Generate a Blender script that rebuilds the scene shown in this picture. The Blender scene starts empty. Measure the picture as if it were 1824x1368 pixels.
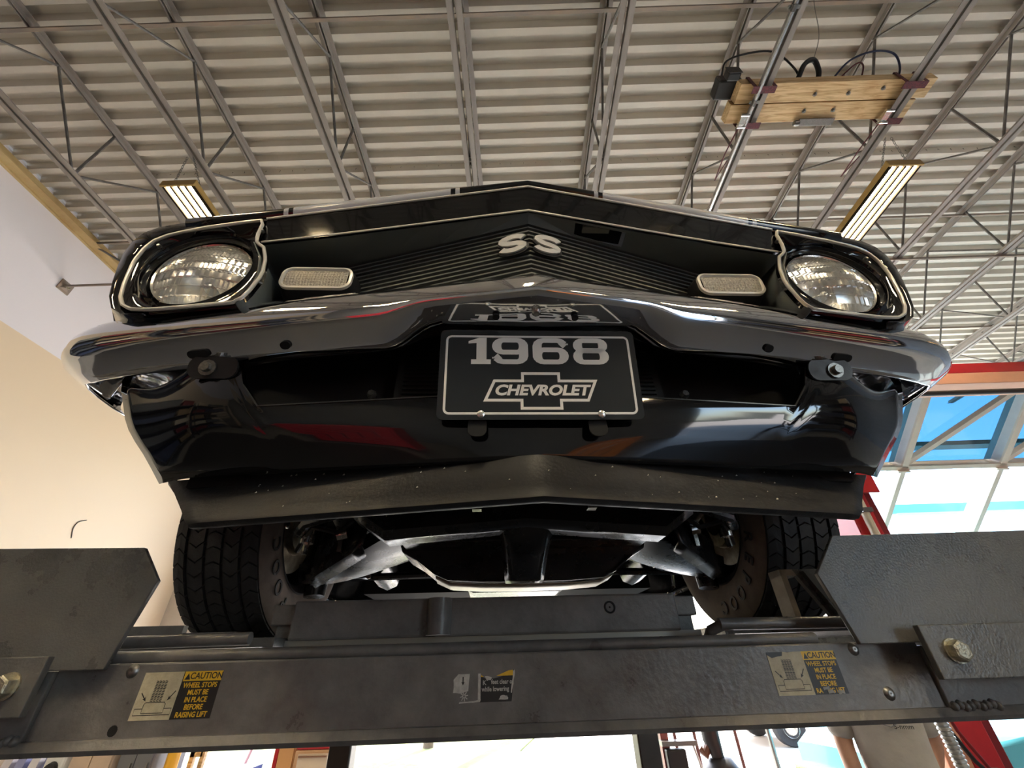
import bpy, bmesh, math, random
from mathutils import Vector, Matrix

random.seed(7)
D = bpy.data
SC = bpy.context.scene
COL = SC.collection
R = math.radians
FLOOR = -1.6                      # camera is the origin, floor 1.6 m below it

# ------------------------------------------------------------------ camera
FPX = 728.7
PITCH, ROLL, YAW = .5936, -.0305, -.0023
cd = D.cameras.new('camera')
cam = D.objects.new('camera', cd)
COL.objects.link(cam)
cd.sensor_fit = 'HORIZONTAL'
cd.sensor_width = 36
cd.lens = FPX / 1824 * 36
cd.clip_start = .01
cd.clip_end = 500
_w = Vector((math.sin(YAW) * math.cos(PITCH), math.cos(YAW) * math.cos(PITCH), math.sin(PITCH)))
_r = Vector((math.cos(YAW), -math.sin(YAW), 0))
_u = _r.cross(_w)
_r2 = _r * math.cos(ROLL) + _u * math.sin(ROLL)
_u2 = -_r * math.sin(ROLL) + _u * math.cos(ROLL)
cam.matrix_world = Matrix(((_r2.x, _u2.x, -_w.x, 0), (_r2.y, _u2.y, -_w.y, 0), (_r2.z, _u2.z, -_w.z, 0), (0, 0, 0, 1)))
SC.camera = cam

# ------------------------------------------------------------------ world, sun, exposure
wd = D.worlds.new('sky')
SC.world = wd
wd.use_nodes = True
nt = wd.node_tree
bg = nt.nodes['Background']
sky = nt.nodes.new('ShaderNodeTexSky')
sky.sky_type = 'NISHITA'
sky.sun_disc = False
sky.sun_elevation = R(52)
sky.sun_rotation = R(-20)
sky.air_density = 1.0
sky.dust_density = 2.5
nt.links.new(sky.outputs[0], bg.inputs[0])
bg.inputs[1].default_value = .55
sd = D.lights.new('sun', 'SUN')
sd.energy = 5.0
sd.angle = R(.6)
sd.color = (1, .95, .87)
sun = D.objects.new('sun', sd)
COL.objects.link(sun)
sun.rotation_euler = (R(-40), R(14), 0)
SC.view_settings.view_transform = 'Standard'
SC.view_settings.look = 'None'
SC.view_settings.gamma = 1
SC.view_settings.use_curve_mapping = False
SC.view_settings.exposure = 1.75

# ------------------------------------------------------------------ materials
MATS = {}


def mat(name, col, rough=.5, metal=0., var=0., vscale=8., bump=0., bscale=40., coat=0., spec=.5, stretch=None, col2=None, rvar=0.):
    if name in MATS:
        return MATS[name]
    m = D.materials.new(name)
    m.use_nodes = True
    t = m.node_tree
    b = t.nodes['Principled BSDF']
    b.inputs['Base Color'].default_value = (*col, 1)
    b.inputs['Roughness'].default_value = rough
    b.inputs['Metallic'].default_value = metal
    b.inputs['Specular IOR Level'].default_value = spec
    if coat:
        b.inputs['Coat Weight'].default_value = coat
        b.inputs['Coat Roughness'].default_value = .03
    vec = None
    if var or bump or rvar:
        tc = t.nodes.new('ShaderNodeTexCoord')
        mp = t.nodes.new('ShaderNodeMapping')
        t.links.new(tc.outputs['Object'], mp.inputs[0])
        if stretch:
            mp.inputs['Scale'].default_value = stretch
        vec = mp.outputs[0]
    if var or rvar:
        n = t.nodes.new('ShaderNodeTexNoise')
        n.inputs['Scale'].default_value = vscale
        n.inputs['Detail'].default_value = 6
        n.inputs['Roughness'].default_value = .65
        t.links.new(vec, n.inputs['Vector'])
        if var:
            rp = t.nodes.new('ShaderNodeValToRGB')
            c2 = col2 or tuple(c * (1 - var) for c in col)
            rp.color_ramp.elements[0].position = .35
            rp.color_ramp.elements[1].position = .65
            rp.color_ramp.elements[0].color = (*c2, 1)
            rp.color_ramp.elements[1].color = (*col, 1)
            t.links.new(n.outputs[0], rp.inputs[0])
            t.links.new(rp.outputs[0], b.inputs['Base Color'])
        if rvar:
            mr = t.nodes.new('ShaderNodeMapRange')
            mr.inputs[1].default_value = .3
            mr.inputs[2].default_value = .7
            mr.inputs[3].default_value = max(0, rough - rvar)
            mr.inputs[4].default_value = min(1, rough + rvar)
            t.links.new(n.outputs[0], mr.inputs[0])
            t.links.new(mr.outputs[0], b.inputs['Roughness'])
    if bump:
        n2 = t.nodes.new('ShaderNodeTexNoise')
        n2.inputs['Scale'].default_value = bscale
        n2.inputs['Detail'].default_value = 4
        t.links.new(vec, n2.inputs['Vector'])
        bp = t.nodes.new('ShaderNodeBump')
        bp.inputs['Strength'].default_value = bump
        bp.inputs['Distance'].default_value = .01
        t.links.new(n2.outputs[0], bp.inputs['Height'])
        t.links.new(bp.outputs[0], b.inputs['Normal'])
    MATS[name] = m
    return m


def emit(name, col, strength):
    if name in MATS:
        return MATS[name]
    m = D.materials.new(name)
    m.use_nodes = True
    b = m.node_tree.nodes['Principled BSDF']
    b.inputs['Base Color'].default_value = (.9, .9, .85, 1)
    b.inputs['Emission Color'].default_value = (*col, 1)
    b.inputs['Emission Strength'].default_value = strength
    MATS[name] = m
    return m


def glass(name, tint, gloss_rough=.02, bump=0., bscale=60., base=0.):
    if name in MATS:
        return MATS[name]
    m = D.materials.new(name)
    m.use_nodes = True
    t = m.node_tree
    t.nodes.remove(t.nodes['Principled BSDF'])
    out = t.nodes['Material Output']
    tr = t.nodes.new('ShaderNodeBsdfTransparent')
    tr.inputs[0].default_value = (*tint, 1)
    gl = t.nodes.new('ShaderNodeBsdfGlossy')
    gl.inputs['Roughness'].default_value = gloss_rough
    fr = t.nodes.new('ShaderNodeFresnel')
    ge = t.nodes.new('ShaderNodeNewGeometry')
    io = t.nodes.new('ShaderNodeMapRange')      # same index of refraction whichever face of the thin pane is hit
    io.inputs[3].default_value = 1.5
    io.inputs[4].default_value = 1 / 1.5
    t.links.new(ge.outputs['Backfacing'], io.inputs[0])
    t.links.new(io.outputs[0], fr.inputs[0])
    mx = t.nodes.new('ShaderNodeMixShader')
    if base:
        ad = t.nodes.new('ShaderNodeMath')
        ad.operation = 'MAXIMUM'
        ad.inputs[1].default_value = base
        t.links.new(fr.outputs[0], ad.inputs[0])
        t.links.new(ad.outputs[0], mx.inputs[0])
    else:
        t.links.new(fr.outputs[0], mx.inputs[0])
    t.links.new(tr.outputs[0], mx.inputs[1])
    t.links.new(gl.outputs[0], mx.inputs[2])
    t.links.new(mx.outputs[0], out.inputs[0])
    if bump:
        tc = t.nodes.new('ShaderNodeTexCoord')
        n2 = t.nodes.new('ShaderNodeTexVoronoi')
        n2.inputs['Scale'].default_value = bscale
        t.links.new(tc.outputs['Object'], n2.inputs['Vector'])
        bp = t.nodes.new('ShaderNodeBump')
        bp.inputs['Strength'].default_value = bump
        bp.inputs['Distance'].default_value = .004
        t.links.new(n2.outputs[0], bp.inputs['Height'])
        t.links.new(bp.outputs[0], gl.inputs['Normal'])
        t.links.new(bp.outputs[0], fr.inputs['Normal'])
    MATS[name] = m
    return m


M_paint = mat('black_paint', (.004, .004, .005), .07, coat=.6, rvar=.03, vscale=3)
M_satin = mat('satin_black', (.014, .014, .015), .42, rvar=.1, vscale=30, bump=.05, bscale=200)
M_chrome = mat('chrome', (.86, .86, .88), .045, 1.)
M_chrome_dull = mat('dull_chrome', (.62, .6, .56), .22, 1., rvar=.1, vscale=60)
M_trim = mat('bright_trim', (.90, .86, .78), .3, .25)
M_grille = mat('grille_grey', (.11, .125, .12), .5)
M_grillebar = mat('grille_bar', (.085, .092, .09), .42)
M_gap = mat('deep_black', (.004, .004, .004), .8)
M_steelblk = mat('lift_black_steel', (.195, .183, .172), .38, var=.40, vscale=14, bump=.12, bscale=90, rvar=.14)
M_steelblk2 = mat('lift_black_plate', (.13, .127, .121), .30, var=.30, vscale=7, bump=.14, bscale=240, rvar=.1)
M_bolt = mat('zinc_bolt', (.62, .58, .45), .35, .8, var=.4, vscale=90, bump=.3, bscale=200)
M_screw = mat('screw_steel', (.30, .29, .27), .35, .9, var=.4, vscale=200)
M_rubber = mat('tire_rubber', (.035, .035, .037), .7, var=.3, vscale=30, bump=.1, bscale=200)
M_side = mat('dusty_sidewall', (.20, .155, .125), .8, var=.35, vscale=18)
M_joist = mat('joist_paint', (.33, .295, .265), .6, var=.35, vscale=6, col2=(.25, .215, .19), stretch=(1, .25, 1))
M_rod = mat('web_rod_paint', (.18, .165, .15), .6, var=.5, vscale=10)
M_bridge = mat('bridging_rust', (.36, .27, .20), .65, var=.6, vscale=3, col2=(.24, .21, .19))
M_deck = mat('deck_paint', (.62, .57, .49), .5, var=.12, vscale=2.2, bump=.02, bscale=30)
M_cable = mat('black_cable', (.012, .012, .012), .5)
M_red = mat('red_paint', (.52, .022, .03), .32, var=.15, vscale=5)
M_white = mat('white_paint', (.78, .77, .74), .5, var=.06, vscale=10)
M_cream = mat('cream_metal', (.74, .66, .53), .45, var=.08, vscale=9)


# ------------------------------------------------------------------ mesh builder
class MB:
    def __init__(s):
        s.v, s.f = [], []

    def add(s, vs, fs):
        o = len(s.v)
        s.v += [tuple(p) for p in vs]
        s.f += [tuple(i + o for i in f) for f in fs]
        return s

    def box(s, x0, x1, y0, y1, z0, z1):
        return s.add([(x0, y0, z0), (x1, y0, z0), (x1, y1, z0), (x0, y1, z0), (x0, y0, z1), (x1, y0, z1), (x1, y1, z1), (x0, y1, z1)],
                     [(0, 3, 2, 1), (4, 5, 6, 7), (0, 1, 5, 4), (1, 2, 6, 5), (2, 3, 7, 6), (3, 0, 4, 7)])

    def prism(s, poly, vec):
        n = len(poly)
        vec = Vector(vec)
        a = [Vector(p) for p in poly]
        b = [p + vec for p in a]
        fs = [tuple(range(n - 1, -1, -1)), tuple(range(n, 2 * n))]
        fs += [(i, (i + 1) % n, n + (i + 1) % n, n + i) for i in range(n)]
        return s.add(a + b, fs)

    def grid(s, rows, cu=False, cv=False):
        h, w = len(rows), len(rows[0])
        vs = [p for r in rows for p in r]
        fs = []
        for i in range(h if cv else h - 1):
            for j in range(w if cu else w - 1):
                a, b = i * w + j, i * w + (j + 1) % w
                c, d = ((i + 1) % h) * w + (j + 1) % w, ((i + 1) % h) * w + j
                fs.append((a, b, c, d))
        return s.add(vs, fs)

    def tube(s, pts, r, n=8, closed=False, caps=True):
        P = [Vector(p) for p in pts]
        m = len(P)
        rs = r if isinstance(r, (list, tuple)) else [r] * m
        T = []
        for i in range(m):
            a = P[(i - 1) % m] if (closed or i) else P[0]
            b = P[(i + 1) % m] if (closed or i < m - 1) else P[-1]
            T.append((b - a).normalized())
        up = Vector((0, 0, 1)) if abs(T[0].z) < .9 else Vector((1, 0, 0))
        nrm = (up - T[0] * up.dot(T[0])).normalized()
        rings = []
        for i in range(m):
            nrm = (nrm - T[i] * nrm.dot(T[i])).normalized()
            bi = T[i].cross(nrm)
            rings.append([P[i] + (nrm * math.cos(2 * math.pi * k / n) + bi * math.sin(2 * math.pi * k / n)) * rs[i] for k in range(n)])
        o = len(s.v)
        s.grid(rings, cu=True, cv=closed)
        if caps and not closed:
            s.f.append(tuple(o + k for k in range(n)))
            s.f.append(tuple(o + (m - 1) * n + k for k in range(n - 1, -1, -1)))
        return s

    def lathe(s, prof, c=(0, 0, 0), ax=(0, 0, 1), n=24, close=False):
        c, ax = Vector(c), Vector(ax).normalized()
        up = Vector((0, 0, 1)) if abs(ax.z) < .9 else Vector((1, 0, 0))
        e1 = (up - ax * up.dot(ax)).normalized()
        e2 = ax.cross(e1)
        rows = [[c + ax * h + (e1 * math.cos(2 * math.pi * k / n) + e2 * math.sin(2 * math.pi * k / n)) * max(rr, 1e-5) for k in range(n)] for rr, h in prof]
        return s.grid(rows, cu=True, cv=close)

    def xform(s, M):
        s.v = [tuple(M @ Vector(p)) for p in s.v]
        return s

    def build(s, name, m=None, parent=None, O=(0, 0, 0), smooth=None, bevel=None, solid=None, sub=None, fixn=True):
        me = D.meshes.new(name)
        o = O
        me.from_pydata([(p[0] - o[0], p[1] - o[1], p[2] - o[2]) for p in s.v], [], s.f)
        me.validate()
        if fixn:
            bm = bmesh.new()
            bm.from_mesh(me)
            bmesh.ops.recalc_face_normals(bm, faces=bm.faces)
            bm.to_mesh(me)
            bm.free()
        if m:
            for q in (m if isinstance(m, (list, tuple)) else [m]):
                me.materials.append(q)
        ob = D.objects.new(name, me)
        COL.objects.link(ob)
        if parent:
            ob.parent = parent
        else:
            ob.location = o
        if solid:
            md = ob.modifiers.new('solid', 'SOLIDIFY')
            md.thickness = solid
            md.offset = -1
        if bevel:
            md = ob.modifiers.new('bevel', 'BEVEL')
            md.width = bevel
            md.segments = 2
            md.limit_method = 'ANGLE'
        if sub:
            md = ob.modifiers.new('sub', 'SUBSURF')
            md.levels = md.render_levels = sub
        if smooth is not None:
            for p in me.polygons:
                p.use_smooth = True
            me.set_sharp_from_angle(angle=R(smooth))
        return ob


def tag(o, label, cat=None, group=None, kind=None):
    if label:
        o['label'] = label
    if cat:
        o['category'] = cat
    if group:
        o['group'] = group
    if kind:
        o['kind'] = kind
    return o


def empty(name, loc, label=None, cat=None, rz=0., group=None):
    o = D.objects.new(name, None)
    COL.objects.link(o)
    o.location = loc
    o.rotation_euler = (0, 0, rz)
    o.empty_display_size = .1
    return tag(o, label, cat, group)


def inst(ob, name=None, parent=None, loc=None):
    c = ob.copy()
    COL.objects.link(c)
    if parent:
        c.parent = parent
    if loc:
        c.location = loc
    return c


def text_mesh(txt, size, M, ext=.0004, offset=0., shear=0., sx=1., align='CENTER', space=1.):
    """flat lettering, laid in local XY, moved by matrix M; returns an MB"""
    cu = D.curves.new('lettering', 'FONT')
    cu.body = txt
    cu.size = size
    cu.extrude = ext
    cu.offset = offset
    cu.shear = shear
    cu.align_x = align
    cu.align_y = 'CENTER'
    cu.space_character = space
    cu.resolution_u = 4
    ob = D.objects.new('lettering', cu)
    COL.objects.link(ob)
    bpy.context.view_layer.update()
    me = D.meshes.new_from_object(ob.evaluated_get(bpy.context.evaluated_depsgraph_get()))
    b = MB()
    b.v = [tuple(M @ Vector((v.co.x * sx, v.co.y, v.co.z))) for v in me.vertices]
    b.f = [tuple(p.vertices) for p in me.polygons]
    D.objects.remove(ob)
    D.curves.remove(cu)
    D.meshes.remove(me)
    return b


def pen(path, hx, hy, th, M, closed=False):
    """stroke a 2D path with an elliptical pen (hx, hy half widths), thickness th"""
    P = [Vector(p) for p in path]
    m = len(P)
    L, Rr = [], []
    for i in range(m):
        a = P[(i - 1) % m] if (closed or i) else P[0]
        b = P[(i + 1) % m] if (closed or i < m - 1) else P[-1]
        t = (b - a).normalized()
        n = Vector((-t.y, t.x))
        o = Vector((n.x * hx, n.y * hy))
        L.append(P[i] + o)
        Rr.append(P[i] - o)
    rows = [[(q.x, q.y, 0) for q in L], [(q.x, q.y, th) for q in L], [(q.x, q.y, th) for q in Rr], [(q.x, q.y, 0) for q in Rr]]
    rows = [[M @ Vector(p) for p in r] for r in rows]
    b = MB()
    o = 0
    b.grid(rows, cu=closed, cv=True)
    if not closed:
        b.f.append((0, m, 2 * m, 3 * m))
        b.f.append((m - 1, 4 * m - 1, 3 * m - 1, 2 * m - 1))
    return b


def rrect(cx, cy, w, h, r, n=5):
    """rounded rectangle outline, counter-clockwise"""
    pts = []
    for qx, qy, a0 in ((1, 1, 0), (-1, 1, 90), (-1, -1, 180), (1, -1, 270)):
        for k in range(n + 1):
            a = R(a0 + 90 * k / n)
            pts.append((cx + qx * (w / 2 - r) + r * math.cos(a), cy + qy * (h / 2 - r) + r * math.sin(a)))
    return pts


def lerp(a, b, t):
    return a + (b - a) * t


def interp(x, xs, ys):
    if x <= xs[0]:
        return ys[0]
    for i in range(len(xs) - 1):
        if x <= xs[i + 1]:
            return lerp(ys[i], ys[i + 1], (x - xs[i]) / (xs[i + 1] - xs[i]))
    return ys[-1]


def sm(t):
    t = max(0, min(1, t))
    return t * t * (3 - 2 * t)


def curve(pts, n=6):
    P = [Vector(p) for p in pts]
    P = [P[0] * 2 - P[1]] + P + [P[-1] * 2 - P[-2]]
    out = []
    for i in range(1, len(P) - 2):
        a, b_, c, d = P[i - 1:i + 3]
        for k in range(n):
            t_ = k / n
            out.append(.5 * ((2 * b_) + (c - a) * t_ + (2 * a - 5 * b_ + 4 * c - d) * t_ ** 2 + (3 * b_ - a - 3 * c + d) * t_ ** 3))
    return out + [P[-2]]


ORD = ['first', 'second', 'third', 'fourth', 'fifth', 'sixth', 'seventh', 'eighth', 'ninth', 'tenth', 'eleventh', 'twelfth', 'thirteenth']

# ------------------------------------------------------------------ building
XL, XR, YB, YF = -5.25, 10.0, -7.0, 6.8
ZDK = 4.59                                   # underside of the roof deck


def struct(name, mb, m, label, cat, **k):
    return tag(mb.build(name, m, **k), label, cat, kind='structure')


M_floor = mat('floor_concrete', (.20, .19, .175), .35, var=.3, vscale=1.2, bump=.03, bscale=20)
struct('floor', MB().box(XL, XR, YB, YF, FLOOR - .15, FLOOR), M_floor, 'grey concrete shop floor under the lift', 'floor')

tag(MB().prism([(x, y_, FLOOR) for x, y_ in rrect(.1, -.4, 8.2, 6.4, .15)], (0, 0, .012)).build('floor_mat', mat('mat_rubber', (.012, .012, .013), .6, bump=.2, bscale=60), O=(.1, -.4, FLOOR)), 'black rubber mat on the floor under the nose of the car', 'mat')  # added: darkens what the underside of the bumper mirrors

# roof deck: trapezoidal ribs across the room, 152 mm pitch
rows = []
y = YB
prof = [(0, 0), (.052, 0), (.067, .066), (.122, .066), (.1524, 0)]
while y < YF + .1:
    for dy, dz in prof[:-1]:
        rows.append([(XL, y + dy, ZDK + dz), (XR, y + dy, ZDK + dz)])
    y += .1524
struct('ceiling', MB().grid(rows), M_deck, 'cream corrugated metal roof deck overhead', 'ceiling', fixn=False)
struct('roof', MB().box(XL - .2, XR + .2, YB - .2, YF + .2, ZDK + .075, ZDK + .25), M_white, 'flat roof above the metal deck', 'roof')

# left wall, two-tone paint
M_wall = D.materials.new('wall_two_tone')
M_wall.use_nodes = True
t = M_wall.node_tree
b = t.nodes['Principled BSDF']
b.inputs['Roughness'].default_value = .7
tc = t.nodes.new('ShaderNodeTexCoord')
sp = t.nodes.new('ShaderNodeSeparateXYZ')
gt = t.nodes.new('ShaderNodeMath')
gt.operation = 'GREATER_THAN'
gt.inputs[1].default_value = 3.03
mx = t.nodes.new('ShaderNodeMix')
mx.data_type = 'RGBA'
mx.inputs[6].default_value = (.80, .65, .46, 1)
mx.inputs[7].default_value = (.84, .80, .82, 1)
nz = t.nodes.new('ShaderNodeTexNoise')
nz.inputs['Scale'].default_value = 60
bp = t.nodes.new('ShaderNodeBump')
bp.inputs['Strength'].default_value = .08
t.links.new(tc.outputs['Object'], sp.inputs[0])
t.links.new(tc.outputs['Object'], nz.inputs['Vector'])
t.links.new(nz.outputs[0], bp.inputs['Height'])
t.links.new(bp.outputs[0], b.inputs['Normal'])
t.links.new(sp.outputs[2], gt.inputs[0])
t.links.new(gt.outputs[0], mx.inputs[0])
t.links.new(mx.outputs[2], b.inputs['Base Color'])
struct('wall_left', MB().box(XL - .2, XL, YB, YF, FLOOR, ZDK + .04), M_wall, 'plastered side wall, white above and cream below', 'wall')
struct('wall_right', MB().box(XR, XR + .2, YB, YF, FLOOR, ZDK + .04), mat('right_wall_paint', (.16, .18, .21), .6, var=.2, vscale=2), 'blue-grey side wall far to the right', 'wall')
# far wall with three bays
fw = MB()
for x0, x1, z0, z1 in ((XL, -4.35, FLOOR, 3.0), (-3.05, -2.25, FLOOR, 3.0), (1.62, 1.8, FLOOR, 3.0), (9.7, XR, FLOOR, ZDK), (XL, 1.8, 3.0, ZDK + .04), (1.8, XR, 4.40, ZDK + .04), (1.8, 9.7, 2.98, 3.06)):
    fw.box(x0, x1, YF, YF + .2, z0, z1)
struct('wall_far', fw, mat('far_wall_paint', (.62, .56, .47), .6, var=.1, vscale=3), 'far wall with three open bays to the daylight', 'wall')
bw = MB()
for x0, x1, z0, z1 in ((XL, 5.7, FLOOR, 2.4), (8.9, XR, FLOOR, 2.4), (XL, XR, 2.4, ZDK + .04)):
    bw.box(x0, x1, YB - .2, YB, z0, z1)
struct('wall_back', bw, mat('back_wall_paint', (.16, .155, .15), .6, var=.2, vscale=2), 'grey wall with one open bay door at the near end of the shop', 'wall')
# beige steel ledger along the top of the left wall
lg = MB().box(XL, XL + .012, YB, YF, 4.42, ZDK).box(XL, XL + .13, YB, YF, 4.42, 4.432).box(XL, XL + .03, YB, YF, 4.40, 4.42)
struct('trim_1', lg, mat('ledger_beige', (.62, .47, .22), .5, var=.55, vscale=1.6, col2=(.42, .27, .11)), 'rust-stained beige steel ledger along the wall top', 'trim')

# row of roofing screw tips poking through the deck
rs_ = random.Random(8)
for n in range(11):
    scr = MB()
    x0_ = -2.77 + 1.2217 * (n - 1)
    for k in range(8):
        x = x0_ + .11 + .14 * k + rs_.uniform(-.015, .015)
        scr.add([(x - .0025, 2.40, ZDK), (x + .0025, 2.40, ZDK), (x + rs_.uniform(-.004, .004), 2.40 + rs_.uniform(-.01, .01), ZDK - .035), (x, 2.405, ZDK)], [(0, 1, 2), (1, 3, 2), (3, 0, 2)])
    tag(scr.build('roofing_screw_tips', M_gap, O=(x0_ + .6, 2.4, ZDK)), 'roofing screw tips poking through the deck just right of the %s joist' % ORD[n], 'screws', kind='stuff')
wh_ = MB().tube(curve([(XL + .004, 4.90, 1.32), (XL + .006, 4.86, 1.42), (XL + .006, 4.88, 1.50), (XL + .006, 4.96, 1.545)]), .0055, 5)
tag(wh_.build('wall_wire', M_screw, O=(XL, 4.88, 1.4), smooth=50), 'thin bent wire sticking out of the cream wall', 'wire')

# ------------------------------------------------------------------ bar joists
SP = 1.2217
J = lambda i: -2.77 + SP * i
ZB0, ZB1, ZT0, ZT1 = 3.80, 3.85, 4.54, 4.588


def chord(z0, z1, up):
    b = MB()
    for sx in (-1, 1):
        g, wd_, tk = .009, .046, .006
        x0, x1 = sorted((sx * g, sx * (g + wd_)))
        xv0, xv1 = sorted((sx * g, sx * (g + tk)))
        zz = (z1 - tk, z1) if up else (z0, z0 + tk)
        b.box(x0, x1, YB + .05, YF - .05, *zz)
        b.box(xv0, xv1, YB + .05, YF - .05, z0, z1)
    return b


me_top = me_bot = None
rod_meshes = {}
PER = 1.2
for n, i in enumerate(range(-1, 11)):
    e = empty('bar_joist', (J(i), 0, 3.8), f'{ORD[n]} grey open-web bar joist counting from the left wall', 'joist', group='roof bar joists')
    if n == 0:
        a = chord(ZB0, ZB1, False).build('bottom_chord', M_joist, e, O=(0, 0, 3.8))
        c = chord(ZT0, ZT1, True).build('top_chord', M_joist, e, O=(0, 0, 3.8))
        d1 = MB().tube([(0, -.6, .76), (0, 0, .03)], .0115, 6).build('web_rod', M_rod, e)
        d2 = MB().tube([(0, .6, .76), (0, 0, .03)], .0115, 6).build('web_rod', M_rod, e)
        d3 = MB().tube([(0, 0, .04), (0, .01, .77)], .0125, 6).build('web_rod', M_rod, e)
        me_ = [a, c, d1, d2, d3]
    else:
        a, c = inst(me_[0], parent=e), inst(me_[1], parent=e)
    k0 = True
    yb = 1.97 - 7 * PER
    while yb < YF - .6:
        if yb > YB + .7:
            for q, dy in ((2, -.025), (3, .025), (4, 0)):
                if n == 0 and k0:
                    o = me_[q]
                else:
                    o = inst(me_[q], parent=e)
                o.location = (0, yb + dy, 0)
            k0 = False
        yb += PER
# bridging rods running across the joists
for nm, yy, z0, lab in (('bridging_angle', 1.1, 4.515, 'rusty bridging angle crossing under the top chords near the camera'),
                        ('bridging_angle', 3.2, 4.515, 'dark bridging angle crossing under the top chords beyond the car'),
                        ('bridging_angle', 3.24, 3.775, 'pale bridging angle crossing under the bottom chords beyond the car'),
                        ('bridging_angle', 5.4, 4.515, 'bridging angle under the top chords farthest from the camera'),
                        ('bridging_angle', 5.45, 3.775, 'bridging angle under the bottom chords farthest from the camera')):
    b = MB().box(XL + .02, XR - .02, yy, yy + .032, z0 + .018, z0 + .023).box(XL + .02, XR - .02, yy, yy + .005, z0 - .01, z0 + .023)
    tag(b.build(nm, M_bridge, O=(0, yy, z0)), lab, 'bridging', 'bridging angles')
# anchor of the lower bridging on the left wall
wb = empty('wall_anchor', (XL, 3.26, 3.78), 'rusty square wall anchor holding the bridging rod on white plaster', 'bracket')
MB().box(0, .015, -.07, .07, -.07, .07).build('plate', M_bridge, wb, bevel=.003)
MB().lathe([(0, .05), (.028, .05), (.03, .03), (.03, .01), (0, .01)], (0, 0, 0), (1, 0, 0), 6).build('nut', M_bolt, wb)
MB().prism([(.012, -.05, -.05), (.012, .05, -.05), (.05, 0, -.02)], (0, 0, .012)).build('gusset', M_bridge, wb)
# diagonal brace from ledger to first joist
tag(MB().tube([(XL + .05, 3.2, 4.45), (J(-1) - .075, 3.72, 3.90)], .014, 6).build('diagonal_brace', M_rod, O=(XL, 3.2, 4.45)), 'slender diagonal brace from the beige ledger to the first joist', 'brace')
# silver conduit under the fifth joist
cdt = empty('electrical_conduit', (J(4) - .04, 0, 3.78), 'shiny electrical conduit strapped along a joist over the timbers', 'conduit')
MB().tube([(0, YB + .1, 0), (0, YF - .1, 0)], .0135, 8).build('pipe', mat('galvanised', (.78, .78, .76), .25, .9), cdt, smooth=40)
for yy in (.95, 1.55, 2.6, 3.9, 5.2):
    b = MB().tube([(0, yy - .02, 0), (0, yy + .02, 0)], .019, 8).box(-.035, .045, yy - .012, yy + .012, .012, .018)
    b.build('strap', M_screw, cdt)

# ------------------------------------------------------------------ fluorescent high-bay fixtures
M_tube = emit('fluorescent_tube', (1., .85, .62), 46)
M_refl = mat('reflector', (.78, .66, .40), .3, .6)
M_fix = mat('fixture_tan', (.34, .21, .06), .5)
M_div = mat('fixture_divider', (.014, .008, .003), .8, spec=.1)


def chain(b, p0, p1, r=.0022, ln=.03):
    a, c = Vector(p0), Vector(p1)
    n = max(2, int((c - a).length / (ln * .75)))
    d = (c - a).normalized()
    s1 = d.cross(Vector((0, 1, .01))).normalized()
    s2 = d.cross(s1)
    for k in range(n):
        m = a.lerp(c, (k + .5) / n)
        s = s1 if k % 2 else s2
        pts = [m + d * ln * .5 * math.cos(q) + s * .008 * math.sin(q) for q in [2 * math.pi * j / 8 for j in range(8)]]
        b.tube(pts, r, 5, closed=True)
    return b


def fixture(x, y0, z, label, w=.29, ln=1.22):
    e = empty('fluorescent_fixture', (x, y0, z), label, 'ceiling light', group='high-bay fluorescent fixtures')
    h = w / 2
    MB().box(-h, h, 0, ln, .05, .062).box(-h, -h + .02, 0, ln, .012, .05).box(h - .02, h, 0, ln, .012, .05).build('housing', M_fix, e)
    for y in (-.018, ln):
        MB().prism([(-h - .004, y, -.006), (h + .004, y, -.006), (h + .004, y, .066), (-h - .004, y, .066)], (0, .018, 0)).build('end_cap', M_fix, e, bevel=.003)
    n = 4
    pw = (w - .04) / n
    for k in range(n):
        xc = -h + .02 + pw * (k + .5)
        MB().prism([(xc - pw / 2, 0, .012), (xc - pw * .3, 0, .048), (xc + pw * .3, 0, .048), (xc + pw / 2, 0, .012), (xc + pw * .3, 0, .05), (xc - pw * .3, 0, .05)], (0, ln, 0)).build('reflector', M_refl, e)
        MB().tube([(xc, .015, .028), (xc, ln - .015, .028)], .0155, 10).build('tube', M_tube, e, smooth=40)
    for k in range(n + 1):
        xc = -h + .02 + pw * k
        MB().box(xc - .009, xc + .009, 0, ln, -.006, .014).build('divider', M_div, e)
    for yy, dx in ((.06, .13), (.06, -.13), (ln - .06, .13), (ln - .06, -.13)):
        chain(MB(), (dx, yy, .062), (dx * .2, yy - .12, .36)).build('chain', M_screw, e)
    return e


fixture(3.43, 1.93, 3.43, 'lit fluorescent fixture with four tubes hanging at the right above the headlight')
fixture(-2.81, 1.90, 3.43, 'lit fluorescent fixture with four tubes hanging at the left near the white wall')
fixture(3.43, -2.2, 3.43, 'lit fluorescent fixture overhead right, behind the photographer')  # from here on: unseen extra fixtures, added to light the car's front
fixture(-2.81, -2.2, 3.43, 'lit fluorescent fixture overhead left, behind the photographer')
fixture(.31, -2.6, 3.43, 'lit fluorescent fixture overhead, straight behind the photographer')
fixture(3.43, -5.2, 3.43, 'lit fluorescent fixture at the back right of the shop')
fixture(-2.81, -5.2, 3.43, 'lit fluorescent fixture at the back left of the shop')
fixture(7.3, .6, 3.43, 'lit fluorescent fixture in the neighbouring bay at the far right')

# ------------------------------------------------------------------ the car (car frame: u right, v rearwards, z up)
TH = R(3.5)
CX = .0745
CO = (0, .5, .05)


def cworld(x, y, z):
    return (x * math.cos(TH) - y * math.sin(TH), x * math.sin(TH) + y * math.cos(TH), z)


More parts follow.
